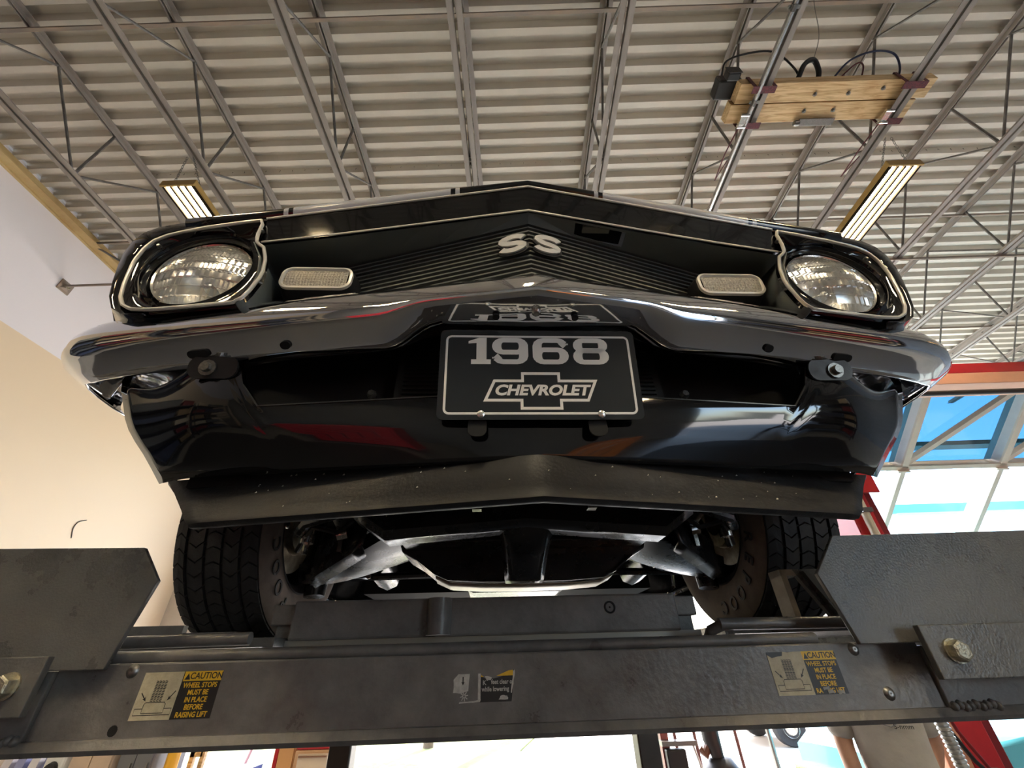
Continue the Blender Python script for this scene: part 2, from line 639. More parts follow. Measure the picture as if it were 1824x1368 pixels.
car = empty('car', cworld(CX, .5, .05), 'black classic muscle car raised on the lift with chrome bumper and rally stripes', 'car', rz=TH)


def cpart(name, mb, m, parent=None, label=None, **k):
    o = mb.build(name, m, parent or car, O=CO, **k)
    if label:
        o['label'] = label
    return o


def mirror(pts, s):
    return [(s * p[0], p[1], p[2]) for p in pts]


# --- striped hood paint (two wide rally stripes with pinstripes, a function of the hood's own width axis)
M_hood = D.materials.new('hood_paint')
M_hood.use_nodes = True
t = M_hood.node_tree
b = t.nodes['Principled BSDF']
b.inputs['Roughness'].default_value = .12
b.inputs['Coat Weight'].default_value = .5
tc = t.nodes.new('ShaderNodeTexCoord')
sp = t.nodes.new('ShaderNodeSeparateXYZ')
ab = t.nodes.new('ShaderNodeMath')
ab.operation = 'ABSOLUTE'
t.links.new(tc.outputs['Object'], sp.inputs[0])
t.links.new(sp.outputs[0], ab.inputs[0])
acc = None
for lo, hi in ((.163, .493), (.144, .153), (.503, .513)):
    cp = t.nodes.new('ShaderNodeMath')
    cp.operation = 'COMPARE'
    cp.inputs[1].default_value = (lo + hi) / 2
    cp.inputs[2].default_value = (hi - lo) / 2
    t.links.new(ab.outputs[0], cp.inputs[0])
    if acc is None:
        acc = cp
    else:
        ad = t.nodes.new('ShaderNodeMath')
        ad.operation = 'MAXIMUM'
        t.links.new(acc.outputs[0], ad.inputs[0])
        t.links.new(cp.outputs[0], ad.inputs[1])
        acc = ad
mx = t.nodes.new('ShaderNodeMix')
mx.data_type = 'RGBA'
mx.inputs[6].default_value = (.005, .005, .006, 1)
mx.inputs[7].default_value = (.62, .63, .66, 1)
t.links.new(acc.outputs[0], mx.inputs[0])
t.links.new(mx.outputs[2], b.inputs['Base Color'])

US = [0, .08, .15, .25, .35, .45, .55, .66, .72]
lip_v = lambda u: .482 + .1 * u
lip_z = lambda u: interp(u, [0, .37, .55, .75], [.830, .794, .777, .768])
hood_v = lambda u: .474 + .1 * u
hood_z = lambda u: interp(u, [0, .15, .35, .505, .66, .75], [.848, .839, .822, .806, .797, .793])


def full(f, us=US):
    return [f(-u) for u in reversed(us[1:])] + [f(u) for u in us]


# hood: rolled nose and long panel back to the cowl
hr = []
for dv, k, dz in ((.012, 0, -.001), (.004, 0, .003), (.0, .35, 0), (-.001, .7, 0), (.004, 1, 0), (.02, 1, .006), (.08, 1, .014), (.3, 1, .034), (.7, 1, .055), (1.28, 1, .075)):
    hr.append(full(lambda u: (u * (1 + .02 * min(1, dv)), lerp(lip_v(abs(u)), hood_v(abs(u)), k) + dv * (1 if dv < .9 else (1.28 - .1 * abs(u)) / 1.28), lerp(lip_z(abs(u)), hood_z(abs(u)), k) + dz + .05 * max(0, dv - .05) * (1 - (abs(u) / .72) ** 2) * .4)))
cpart('hood', MB().grid(hr), M_hood, smooth=50, solid=.006, label='black hood with two silver rally stripes')
# header band between lip and grille
gt_v = lambda u: .500 + .095 * u
gt_z = lambda u: interp(u, [0, .36, .53, .6], [.772, .733, .721, .716])
UH = [0, .12, .25, .4, .5, .545]
cpart('header_panel', MB().grid([full(lambda u: (u, lip_v(abs(u)) + .004, lip_z(abs(u))), UH), full(lambda u: (u, gt_v(abs(u)), gt_z(abs(u))), UH), full(lambda u: (u, gt_v(abs(u)) + .012, gt_z(abs(u)) + .006), UH)]), M_paint, solid=.003)
for nm, f, r in (('header_trim', lambda u: (u, lip_v(abs(u)) - .001, lip_z(abs(u))), .0024), ('grille_trim', lambda u: (u, gt_v(abs(u)) - .001, gt_z(abs(u))), .0026)):
    cpart(nm, MB().tube(full(f, UH), r, 6), M_trim, smooth=60, label='thin bright metal trim line')

# --- grille recess
gb_v = lambda u: .52 + .255 * u
gb_z = lambda u: .757 - .05 * u
UC = [0, .1, .125, .187, .21, .3, .4, .5, .56]
ceil = MB()
for s in (-1, 1):
    for a, c in zip(UC[:-1], UC[1:]):
        fr = [(s * a, gt_v(a) + .002, gt_z(a)), (s * c, gt_v(c) + .002, gt_z(c))]
        bk = [(s * a, gb_v(a), gb_z(a)), (s * c, gb_v(c), gb_z(c))]
        if s == 1 and .1 <= a < .2:
            # opening in the panel: leave the middle out
            m1 = [tuple(lerp(fr[q][i], bk[q][i], .18) for i in range(3)) for q in (0, 1)]
            m2 = [tuple(lerp(fr[q][i], bk[q][i], .88) for i in range(3)) for q in (0, 1)]
            ceil.add(fr + m1, [(0, 1, 3, 2)])
            ceil.add(m2 + bk, [(0, 1, 3, 2)])
        else:
            ceil.add(fr + bk, [(0, 1, 3, 2)])
cpart('grille_upper_panel', ceil, M_grille, solid=.002, label='dark grey upper grille panel with a cut-out at the right')
cpart('latch_pocket', MB().grid([[(.08, .49, .84), (.23, .505, .83)], [(.08, .60, .84), (.23, .62, .83)]]), M_gap, solid=.002)
cpart('latch_bar', MB().box(.125, .185, .545, .56, .785, .792), mat('latch_steel', (.38, .36, .30), .5), label='pale metal latch seen through the grille cut-out')
cpart('grille_back', MB().grid([full(lambda u: (u, gb_v(abs(u)) + .018, .765 - .05 * abs(u)), UC), full(lambda u: (u, gb_v(abs(u)) + .018, .50), UC)]), M_gap, solid=.003)
for k in range(15):
    zz = -.0128 * k
    bar = MB()
    for s in (-1, 1):
        bar.prism([(0, .5195, .757 + zz), (0, .5195, .7605 + zz), (0, .538, .7615 + zz), (0, .538, .756 + zz)], (0, 0, 0)) if False else None
    rowsb = []
    for dv, dz in ((0, .0), (0, .0042), (.018, .0052), (.018, -.001)):
        rowsb.append(full(lambda u: (u, gb_v(abs(u)) + dv, gb_z(abs(u)) + zz + dz), [0, .52]))
    bar.grid(rowsb, cv=True)
    cpart('grille_bar', bar, M_grillebar)
# recess side walls beside the headlamps
for s in (-1, 1):
    w1 = [(s * .548, .535, .70), (s * .522, .533, .655), (s * .508, .531, .60), (s * .512, .531, .555), (s * .524, .533, .53)]
    w2 = [(s * .56, .664, .735), (s * .545, .664, .69), (s * .53, .664, .62), (s * .53, .664, .56), (s * .53, .664, .52)]
    cpart('recess_side', MB().grid([w1, w2]), M_grille, smooth=60, solid=.002)

# SS badge: two letters on a dark raised backing, each on its own facet of the V
for s in (-1, 1):
    yv = Vector((s * .97, .245, -.03)).normalized()
    if s < 0:
        yv = -yv
    xa = Vector((.97, s * .247, -.048 * s)).normalized()
    za = Vector((0, -.10, 1)).normalized()
    za = (za - xa * za.dot(xa)).normalized()
    na = xa.cross(za)
    Mx = Matrix(((xa.x, za.x, na.x, s * .0335), (xa.y, za.y, na.y, .5155 + .255 * .034 - .004), (xa.z, za.z, na.z, .683), (0, 0, 0, 1)))
    path = []
    w_, h_ = .0215, .0180
    for a in range(20, 271, 25):
        path.append((w_ * math.cos(R(a)), h_ * .5 + h_ * .5 * math.sin(R(a)) + h_ * .0))
    p2 = []
    for a in range(90, -161, -25):
        p2.append((w_ * math.cos(R(a)), -h_ * .5 + h_ * .5 * math.sin(R(a))))
    path = path[:-1] + p2[1:]
    path = [(x + .22 * y, y) for x, y in path]
    bd = cpart('badge', pen(path, .0130, .0092, .004, Mx @ Matrix.Translation((.001, -.0015, .0))), M_satin, smooth=40, label='dark outline backing of the badge')
    cpart('badge_letter', pen(path, .0092, .0056, .0035, Mx @ Matrix.Translation((0, 0, .004))), mat('badge_white', (.82, .82, .80), .25, .3), bd, smooth=40, label='white letter S')

# --- parking lamps
M_plens = mat('lamp_reflector', (.62, .59, .52), .3, .6, var=.4, vscale=300, bump=.6, bscale=330)
for s in (-1, 1):
    lc = Vector((s * .424, .572, .640))
    o1 = [(lc.x + x, lc.y, lc.z + y) for x, y in [(q[0] * (1 - .1 * q[1] / .03 * .3), q[1]) for q in rrect(0, 0, .142, .062, .021, 6)]]
    N = len(o1)

    def ring(w, h, r, v):
        return [(lc.x + x, v, lc.z + y) for x, y in rrect(0, 0, w, h, r, 6)]
    hs = cpart('parking_lamp', MB().grid([ring(.138, .058, .02, .574), ring(.144, .064, .022, .58), ring(.15, .07, .024, .60), ring(.15, .07, .024, .64)], cu=True), M_gap, smooth=50, label='recessed parking lamp in the grille')
    cpart('lamp_rim', MB().grid([ring(.140, .060, .021, .576), ring(.139, .059, .020, .570), ring(.131, .051, .017, .569), ring(.124, .044, .014, .573), ring(.124, .044, .014, .578)], cu=True), M_trim, hs, smooth=60, label='bright lamp rim')
    ln = MB()
    rw = []
    for j in range(13):
        zz = -.0215 + .043 * j / 12
        rw.append([(lc.x + (-.0615 + .123 * i / 42) * (1 - .02 * (zz / .02) ** 2), .5745 - .004 * math.cos(math.pi * (zz / .05)) - (.0012 if i % 2 else 0) - (.0008 if j % 2 else 0), lc.z + zz) for i in range(43)])
    ln.grid(rw)
    cpart('lamp_lens', ln, M_plens, hs, label='ribbed clear lamp lens')

# --- headlamp bezels, lamps, fender ends
BZ = [(.549, .773), (.59, .772), (.633, .768), (.675, .764), (.715, .757), (.748, .748), (.769, .734), (.779, .712), (.781, .675), (.775, .64), (.766, .602), (.754, .568), (.738, .546), (.715, .534), (.68, .530), (.64, .530), (.58, .531), (.52, .532), (.508, .560), (.498, .60), (.506, .645), (.522, .683), (.540, .696), (.547, .72)]
bzv = lambda u: .537 + .12 * (u - .55)
HC = (.652, .655)
M_lamp_lens = glass('headlamp_lens', (.97, .97, .95), .2, base=.48)
M_bowl = mat('headlamp_bowl', (.92, .91, .86), .34, .7, bump=.25, bscale=70)
for s in (-1, 1):
    # resample outline by angle
    n = 64
    out = []
    for k in range(n):
        a = 2 * math.pi * k / n
        d = Vector((math.cos(a), math.sin(a)))
        best = None
        for i in range(len(BZ)):
            p, q = Vector(BZ[i]) - Vector(HC), Vector(BZ[(i + 1) % len(BZ)]) - Vector(HC)
            den = d.x * (q.y - p.y) - d.y * (q.x - p.x)
            if abs(den) < 1e-9:
                continue
            tt = (p.x * (q.y - p.y) - p.y * (q.x - p.x)) / den
            ss = (p.x * d.y - p.y * d.x) / den
            if tt > 0 and -1e-6 <= ss <= 1 + 1e-6:
                best = tt if best is None else max(best, tt)
        out.append((d * best))

    def ring(fr, rr, dv, flat=None):
        res = []
        for k, o_ in enumerate(out):
            a = 2 * math.pi * k / n
            c_ = Vector((math.cos(a), math.sin(a))) * rr
            p = o_ * (1 - fr) + c_ * fr
            u, z = HC[0] + p.x, HC[1] + p.y
            v = lerp(bzv(u), flat if flat is not None else bzv(u), fr) + dv
            res.append((s * u, v, z))
        return res
    bz = cpart('headlamp_bezel', MB().grid([ring(0, .1, .012), ring(0, .1, 0), ring(.1, .1, .004), ring(.55, .108, .012, .556), ring(.85, .107, .012, .556), ring(1, .106, .008, .556), ring(1, .101, .006, .556), ring(1, .097, .014, .556), ring(1, .0945, .045, .556)], cu=True), M_paint, smooth=35, label='glossy black headlamp bezel')
    cpart('bezel_trim', MB().tube([(p[0], p[1] - .001, p[2]) for p in ring(0, .1, 0)], .0034, 6, closed=True), M_trim, bz, smooth=60, label='bright trim line around the bezel')
    for u, z in ((.545, .741), (.755, .720)):
        cpart('bezel_screw', MB().lathe([(0, -.003), (.003, -.003), (.0042, -.001), (.0042, .004)], (s * u, bzv(u) + .002, z), (0, 1, 0), 10), M_screw, bz)
    hl = cpart('headlamp', MB().lathe([(.094, .012), (.0945, .0), (.092, -.004), (.089, -.002), (.089, .01)], (s * HC[0], .582, HC[1]), (0, 1, 0), 40), M_chrome_dull, smooth=40, label='round sealed-beam headlamp')
    cpart('lamp_bowl', MB().lathe([(.089, .0), (.082, .02), (.065, .045), (.04, .06), (.012, .066), (.001, .067)], (s * HC[0], .584, HC[1]), (0, 1, 0), 40), M_bowl, hl, smooth=60)
    cpart('bulb', MB().lathe([(.001, -.045), (.009, -.04), (.011, -.02), (.008, 0)], (s * HC[0], .640, HC[1] - .01), (0, 1, 0), 12), mat('bulb_glass', (.75, .78, .8), .1, .4), hl, smooth=50)
    # fluted lens: domed disc with prism bands
    gr = 92
    vs, idx, fs = [], {}, []
    for j in range(gr + 1):
        for i in range(gr + 1):
            x, z = -1 + 2 * i / gr, -1 + 2 * j / gr
            if x * x + z * z <= 1.06:
                q = max(1, math.hypot(x, z))
                x, z = x / q, z / q
                band = int((z + 1) * 4.4)
                per = (2, 3, 2, 4, 2, 3, 2)[band % 7]
                fl = .0017 * (abs((i % (2 * per)) - per) / per) + .0006 * math.sin(x * 9 + band * 2.3) if (abs(x) > .22 or band not in (1, 2)) else 0
                fl += .0010 * (j % 11 == 0)
                idx[(i, j)] = len(vs)
                vs.append((s * HC[0] + x * .089, .581 - .020 * (1 - x * x - z * z) - fl, HC[1] + z * .089))
    for (i, j), a in idx.items():
        if all(k in idx for k in ((i + 1, j), (i + 1, j + 1), (i, j + 1))):
            fs.append((a, idx[(i + 1, j)], idx[(i + 1, j + 1)], idx[(i, j + 1)]))
    cpart('lamp_lens', MB().add(vs, fs), M_lamp_lens, hl, label='fluted clear headlamp glass')
    # fender: front cap band around the bezel, then body side to the door
    FO = [(.55, .800), (.66, .806), (.74, .810), (.80, .807), (.832, .790), (.845, .762), (.843, .72), (.832, .68), (.815, .63), (.797, .585), (.772, .548), (.745, .530), (.70, .524)]
    FI = [(.552, .777), (.635, .772), (.72, .760), (.755, .748), (.775, .735), (.785, .712), (.787, .675), (.781, .64), (.772, .602), (.760, .566), (.743, .542), (.717, .530), (.69, .526)]
    fov = lambda u: .548 + .12 * (u - .6)
    front = [(s * u, bzv(u) + .004, z) for u, z in FI]
    nose = [(s * lerp(a[0], b_[0], .7), bzv(b_[0]) + .002, lerp(a[1], b_[1], .7)) for a, b_ in zip(FI, FO)]
    edge = [(s * u, fov(u) + .012, z) for u, z in FO]
    sec = lambda v, w, zt, zb: [(s * x, v, z) for x, z in zip(
        [.55, .66, w * .87, w * .93, w * .975, w * .995, w, w, w * .995, w * .985, w * .965, w * .94, w * .92],
        [zt + .012, zt + .008, zt + .003, zt - .003, zt - .02, zt - .05, zt - .10, zt - .16, zt - .22, lerp(zt, zb, .55), lerp(zt, zb, .7), lerp(zt, zb, .85), zb])]
    rws = [front, nose, edge, sec(.70, .885, .822, .50), sec(.85, .905, .835, .46), sec(1.0, .918, .845, .44)]
    cpart('front_fender', MB().grid(rws), M_paint, smooth=45, solid=.005, label='black front fender end wrapping the headlamp')
    # rear part of fender over wheel arch
    arch = []
    for v in (1.0, 1.05, 1.1, 1.18, 1.28, 1.39, 1.5, 1.6, 1.68, 1.73, 1.78, 1.95, 2.1):
        zt = .845 + .03 * min(1, (v - 1) / .9)
        dz_ = .39 ** 2 - (v - 1.39) ** 2
        zb = max(.23, .37 + math.sqrt(dz_)) if dz_ > 0 else .23
        zb = min(zb, .76)
        if v < 1.39:
            zb = max(zb, .43)
        arch.append([(s * x, v, z) for x, z in ((.55, zt + .012), (.8, zt + .003), (.87, zt - .01), (.905, zt - .04), (.92, lerp(zt, zb, .35)), (.92, lerp(zt, zb, .7)), (.915, zb))])
    cpart('fender_side', MB().grid(arch), M_paint, smooth=45, solid=.005)
    # lower front corner of the fender beside the valance, visible under the bumper end
    lowc = []
    for z in (.52, .49, .45, .41, .37, .33, .305):
        um = interp(z, [.28, .36, .45, .52], [.645, .716, .783, .79])
        lowc.append([(s * (um - .004), .69 + .02 * sm((.4 - z) / .12), z), (s * um, .70 + .03 * sm((.4 - z) / .12), z), (s * (um + .012), .74 + .03 * sm((.4 - z) / .12), z), (s * (um + .07), .90, z), (s * min(.915, um + .11), 1.0, z)])
    cpart('fender_lower_corner', MB().grid(lowc), M_paint, smooth=45, solid=.004)

# --- chrome bumper
PATH = [(0, .462), (.06, .4715), (.12, .481), (.17, .489), (.19, .492), (.205, .4945), (.22, .497), (.235, .4995), (.25, .502), (.265, .504), (.28, .506), (.32, .512), (.40, .524), (.5, .540), (.6, .556), (.70, .573), (.77, .587), (.82, .601), (.855, .616), (.878, .634), (.893, .658), (.901, .69), (.904, .73), (.904, .775), (.902, .815)]
BN = [(.055, .046), (.040, .052), (.026, .053), (.014, .045), (.006, .03), (.001, .013), (0, .0), (.001, -.010), (.004, -.020), (.009, -.028), (.018, -.0345), (.038, -.0445), (.060, -.0550), (.064, -.0545)]
BM = [(.055, .046), (.040, .052), (.026, .053), (.014, .045), (.006, .03), (.001, .013), (0, .0), (.001, -.004), (.003, -.0075), (.007, -.0105), (.012, -.0116), (.040, -.0148), (.073, -.0218), (.076, -.0205)]


def bumper_side(s):
    rws = []
    for i, (u, v) in enumerate(PATH):
        a = PATH[max(0, i - 1)]
        c = PATH[min(len(PATH) - 1, i + 1)]
        if i == 0:
            a = (0, .462)
        tx, ty = c[0] - a[0], c[1] - a[1]
        l = math.hypot(tx, ty)
        nx, ny = -ty / l, tx / l
        if i == 0:
            nx, ny = 0, 1
        k = sm((u - .175) / .10) if u < .4 else 1
        e = sm((i - 17) / 7) if i > 17 else 0
        r_ = []
        for (d0, z0), (d1, z1) in zip(BM, BN):
            d, z = lerp(d0, d1, k), lerp(z0, z1, k)
            d *= 1 - .45 * e
            r_.append((s * (u + nx * d), v + ny * d, .507 + z * (1 - .12 * e)))
        rws.append(r_)
    return rws


br = bumper_side(-1)[::-1] + bumper_side(1)[1:]
bumper = cpart('bumper', MB().grid(br), M_chrome, smooth=38, solid=.0025, label='chrome front bumper with pointed centre')
for s in (-1, 1):
    for (u, v, z, w) in ((.592, .590, .4602, .02), (.432, .5640, .4602, .009)):
        cpart('bumper_slot', MB().prism([(s * u + x, v - y * .85 + .15 * x * (1 if s > 0 else -1), z + y * .42) for x, y in rrect(0, 0, w * 2, .0155, .0072, 4)], (0, .002, .004)), M_gap, bumper)
    for u in (.068,):
        cpart('bumper_hole', MB().lathe([(0, -.001), (.006, -.001), (.006, .003), (0, .003)], (s * u, .515, .4860), (0, .22, 1), 12), M_gap, bumper)
    # mounting ear with bolt under the bumper
    ear = MB().prism([(s * .565 + x, .60 - y * .3, .44 + y) for x, y in rrect(.0, 0, .085, .04, .018, 4)], (0, .004, .001))
    er = cpart('bumper_bracket', ear, M_satin, bumper, label='black bracket ear under the bumper')
    cpart('bracket_bolt', MB().lathe([(0, -.012), (.008, -.012), (.009, -.010), (.009, -.004), (.015, -.004), (.015, 0), (0, 0)], (s * .572, .601, .438), (0, 1, .25), 12), M_screw, bumper)
cpart('bumper_bolt', MB().lathe([(0, -.004), (.005, -.004), (.008, -.001), (.008, .002)], (0, .503, .4865), (0, .22, 1), 14), M_chrome_dull, bumper, smooth=40, label='slotted bolt in the bumper underside')

# --- licence plate
pa = Vector((1, 0, 0))
pz = Vector((0, -.029, .145)).normalized()
pn = pa.cross(pz)                                  # points to the viewer (-v)
PS = 1.112
PC = Vector((.006, .5035 * PS, .3605 * PS))
MP = Matrix(((pa.x, pz.x, pn.x, PC.x), (pa.y, pz.y, pn.y, PC.y), (pa.z, pz.z, pn.z, PC.z), (0, 0, 0, 1))) @ Matrix.Scale(PS, 4)
M_plate = mat('plate_black', (.02, .024, .028), .09, coat=.5)
M_pwhite = mat('plate_white', (.94, .93, .89), .35)


def flat(pts2, z0, th, M=MP):
    return MB().prism([M @ Vector((x, y, z0)) for x, y in pts2], (M.to_3x3() @ Vector((0, 0, th))))


plate = cpart('license_plate', flat(rrect(0, 0, .305, .148, .009, 5), -.0012, .0012), M_plate, label='glossy black novelty plate reading 1968 CHEVROLET')
cpart('plate_border', pen(rrect(.0, -.001, .284, .127, .007, 5), .0017, .0017, .0004, MP, closed=True), M_pwhite, plate)
z1968 = []
H9, W9 = .0455, .056


def numeral(ch, xc, yc):
    M = MP @ Matrix.Translation((xc, yc, 0))
    hx, hy = .0072, .0040
    w, h = W9 - 2 * hx, H9 - 2 * hy
    r = .010
    if ch == '1':
        W1 = .034
        poly = [(-.014, -.02275), (.016, -.02275), (.016, -.0150), (.0095, -.0150), (.0095, .02275), (-.002, .02275), (-.0185, .0165), (-.0185, .0125), (-.006, .0135), (-.006, -.0150), (-.014, -.0150)]
        b = flat(poly, 0, .0004, M)
        return b
    if ch == '8':
        b = pen(rrect(0, h * .27, w * .96, h * .46, .008, 4), hx, hy, .0004, M, closed=True)
        c = pen(rrect(0, -h * .24, w, h * .52, .009, 4), hx, hy, .0004, M, closed=True)
        b.add(c.v, c.f)
        return b
    # six; nine is the six turned half round
    loop = rrect(0, -h * .22, w, h * .56, .010, 4)
    hook = [(w / 2, h * .29), (w / 2, h * .36)] + [(w / 2 - r + r * math.cos(R(a)), h / 2 - r + r * math.sin(R(a))) for a in (0, 30, 60, 90)] + [(-w / 2 + r + r * math.cos(R(a)), h / 2 - r + r * math.sin(R(a))) for a in (90, 120, 150, 180)] + [(-w / 2, -h * .3)]
    if ch == '9':
        loop = [(-x, -y) for x, y in loop]
        hook = [(-x, -y) for x, y in hook]
    b = pen(loop, hx, hy, .0004, M, closed=True)
    c = pen(hook, hx, hy, .00042, M)
    b.add(c.v, c.f)
    return b


for ch, xc in (('1', -.0905), ('9', -.0445), ('6', .0185), ('8', .0815)):
    cpart('numeral', numeral(ch, xc, .0375), M_pwhite, plate)
# bow-tie emblem outline and lettering
bt = [(-.034, .0), (-.034, .0), ]
BT = [(-.0335, .0105), (-.0335, .0215), (.0335, .0215), (.0335, .0105), (.0975, .0105), (.0805, -.0215), (.0355, -.0215), (.0355, -.0330), (-.0355, -.0330), (-.0355, -.0215), (-.0975, -.0215), (-.0805, .0105)]
BT = [(x * .885 + .001, y * 1.10 - .0225) for x, y in BT]


def outline(poly, w, th, M):
    n = len(poly)
    area = sum(poly[i][0] * poly[(i + 1) % n][1] - poly[(i + 1) % n][0] * poly[i][1] for i in range(n))
    sg = 1 if area > 0 else -1
    inn = []
    for i in range(n):
        p, a, c = Vector(poly[i]), Vector(poly[i - 1]), Vector(poly[(i + 1) % n])
        e1, e2 = (p - a).normalized(), (c - p).normalized()
        n1, n2 = Vector((-e1.y, e1.x)) * sg, Vector((-e2.y, e2.x)) * sg
        m = (n1 + n2)
        m = m / max(.2, m.dot(n1))
        inn.append(p + m * w)
    rows = [[M @ Vector((q[0], q[1], 0)) for q in poly], [M @ Vector((q[0], q[1], th)) for q in poly], [M @ Vector((q.x, q.y, th)) for q in inn], [M @ Vector((q.x, q.y, 0)) for q in inn]]
    return MB().grid(rows, cu=True, cv=True)


cpart('bow_tie_emblem', outline(BT, .0042, .0004, MP), M_pwhite, plate)
cpart('plate_lettering', text_mesh('CHEVROLET', .0225, MP @ Matrix.Translation((.0015, -.0287, .0002)), ext=.0002, offset=.0009, shear=.22, sx=1.13, space=1.0), M_pwhite, plate)
for sx in (-1, 1):
    for yy in (.066, -.066):
        cpart('plate_slot', flat(rrect(sx * .089, yy, .020, .0055, .0026, 4), 0, .0003), M_gap, plate)
    cpart('plate_screw', MB().lathe([(0, .0035), (.003, .0035), (.0062, .002), (.0068, 0), (0, 0)], MP @ Vector((sx * .0885, -.066, .0)), pn, 14), mat('screw_bright', (.8, .8, .76), .25, .8), plate, smooth=40)
    cpart('plate_bracket', MB().prism([(sx * .098 + x, .582, .312 + y) for x, y in rrect(0, 0, .03, .036, .012, 4)], (0, .003, 0)), M_gap, plate)

# --- front valance with the air intake
vb_u = lambda z: interp(z, [.26, .30, .36, .45, .55], [.640, .664, .718, .776, .776])


def val_v(u, z):
    k = interp(z, [.26, .28, .30, .33, .36, .40, .55], [1, .73, .48, .20, .04, 0, 0])
    a = abs(u)
    return .592 + .03 * a + k * (.018 + .085 * a) + .055 * sm((a - .55) / .22)


def top_z(u):
    a = abs(u)
    return .385 - .04 * min(a, .5) + (.52 - .363) * sm((a - .505) / .055)


vr = []
ss = [i / 40 for i in range(-40, 41)]
for kz in range(13):
    row = []
    for q in ss:
        u0 = q * .776
        zt = top_z(u0)
        z = lerp(zt, .265, kz / 12)
        u = q * vb_u(z)
        row.append((u, val_v(u, z), z))
    vr.append(row)
lipr = [(p[0], p[1] + .014, p[2] + .004) for p in vr[0]]
valance = cpart('front_valance', MB().grid([lipr] + vr), M_paint, smooth=50, solid=.003, label='glossy black valance panel below the bumper')
cpart('valance_edge', MB().tube([(p[0], p[1] - .0005, p[2]) for p in vr[0][13:-13]], .0014, 5), mat('edge_glint', (.05, .05, .05), .15), valance)
# radiator and dark inner wall behind the opening
cpart('radiator_core', MB().box(-.26, .26, .66, .70, .34, .74), mat('radiator_black', (.008, .008, .008), .7))
for k in range(20):
    cpart('radiator_fin', MB().box(-.245, .245, .655, .66, .345 + .0095 * k, .348 + .0095 * k), mat('fin_black', (.02, .02, .02), .5))
cpart('inner_baffle', MB().box(-.6, .6, .705, .715, .26, .76), M_gap)
for s in (-1, 1):
    cpart('baffle_bolt', MB().lathe([(0, -.01), (.006, -.01), (.009, -.004), (.009, 0), (0, 0)], (s * .30, .66, .42), (0, 1, 0), 8), M_screw)
# --- chin spoiler
sp_t = lambda u: (u, .604 + .194 * abs(u), .272 + .015 * abs(u))
sp_b = lambda u: (u * .838, .565 + .158 * abs(u), .190 - .004 * abs(u))
rws = [[] for _ in range(9)]
for i in range(-26, 27):
    u = .655 * i / 26
    tp, bt_ = Vector(sp_t(u)), Vector(sp_b(u))
    rws[0].append(tp + Vector((0, .03, .008)))
    rws[1].append(tp)
    rws[2].append(tp.lerp(bt_, .3) + Vector((0, .004, 0)))
    rws[3].append(tp.lerp(bt_, .7) + Vector((0, .004, 0)))
    rws[4].append(tp.lerp(bt_, .9))
    rws[5].append(bt_ + Vector((0, .003, .002)))
    rws[6].append(bt_ + Vector((0, .010, -.003)))
    rws[7].append(bt_ + Vector((0, .022, -.002)))
    rws[8].append(bt_ + Vector((0, .055, .012)))
M_spoil = mat('spoiler_satin', (.013, .013, .014), .46, spec=.32, rvar=.12, vscale=26, bump=.08, bscale=160)
spoiler = cpart('chin_spoiler', MB().grid(rws), M_spoil, smooth=50, solid=.006, label='satin black chin spoiler, scuffed and chipped')
# stone chips on the spoiler
rnd = random.Random(3)
M_chip = mat('paint_chip', (.5, .48, .42), .6)
for k in range(46):
    u = rnd.choice((-1, 1)) * (rnd.random() ** .8) * .5
    t_ = rnd.uniform(.05, .85)
    p = Vector(sp_t(u)).lerp(Vector(sp_b(u)), t_) + Vector((0, -.0005 + .003 * t_, 0))
    q = rnd.uniform(.0006, .0018)
    cpart('stone_chip', MB().prism([(p.x - q, p.y, p.z - q * .6), (p.x + q * rnd.uniform(.4, 1.5), p.y, p.z - q * .3), (p.x + q * .3, p.y, p.z + q)], (0, .001, 0)), M_chip, spoiler)

# --- rest of the car body behind the nose
cpart('underbody', MB().box(-.60, .60, 1.9, 4.6, .24, .30), M_gap)
cpart('firewall', MB().box(-.62, .62, 1.72, 1.76, .28, .80), M_gap)
bodyrows = []
for v, w, zt, zb in ((2.1, .92, .875, .23), (2.5, .925, .88, .22), (3.1, .925, .885, .22), (3.62, .925, .90, .24), (3.72, .93, .905, .50), (3.85, .93, .91, .68), (4.1, .93, .915, .76), (4.35, .925, .91, .68), (4.47, .92, .905, .50), (4.55, .915, .90, .28), (4.85, .89, .885, .30), (5.06, .84, .86, .36), (5.12, .80, .80, .42)):
    half = [(w * .86, zt + .004), (w * .93, zt - .012), (w * .98, zt - .05), (w, zt - .14), (w, lerp(zt, zb, .6)), (w * .985, lerp(zt, zb, .85)), (w * .965, zb)]
    bodyrows.append([(-x, v, z) for x, z in reversed(half)] + [(x, v, z) for x, z in half])
cpart('body_shell', MB().grid(bodyrows), M_paint, smooth=45, solid=.005)
cpart('tail_panel', MB().grid([[(-.80, 5.12, .82), (.80, 5.12, .82)], [(-.82, 5.14, .62), (.82, 5.14, .62)], [(-.76, 5.11, .42), (.76, 5.11, .42)]]), M_paint, solid=.004)
cpart('cowl', MB().grid([[(-.72, 1.70, .925), (0, 1.75, .95), (.72, 1.70, .925)], [(-.72, 2.0, .935), (0, 1.9, .96), (.72, 2.0, .935)]]), M_paint, solid=.004)
M_wind = glass('windscreen', (.25, .30, .30), .02)
cpart('windscreen', MB().grid([[(-.68, 2.02, .93), (0, 1.88, .955), (.68, 2.02, .93)], [(-.54, 2.52, 1.30), (0, 2.46, 1.33), (.54, 2.52, 1.30)]]), M_wind)
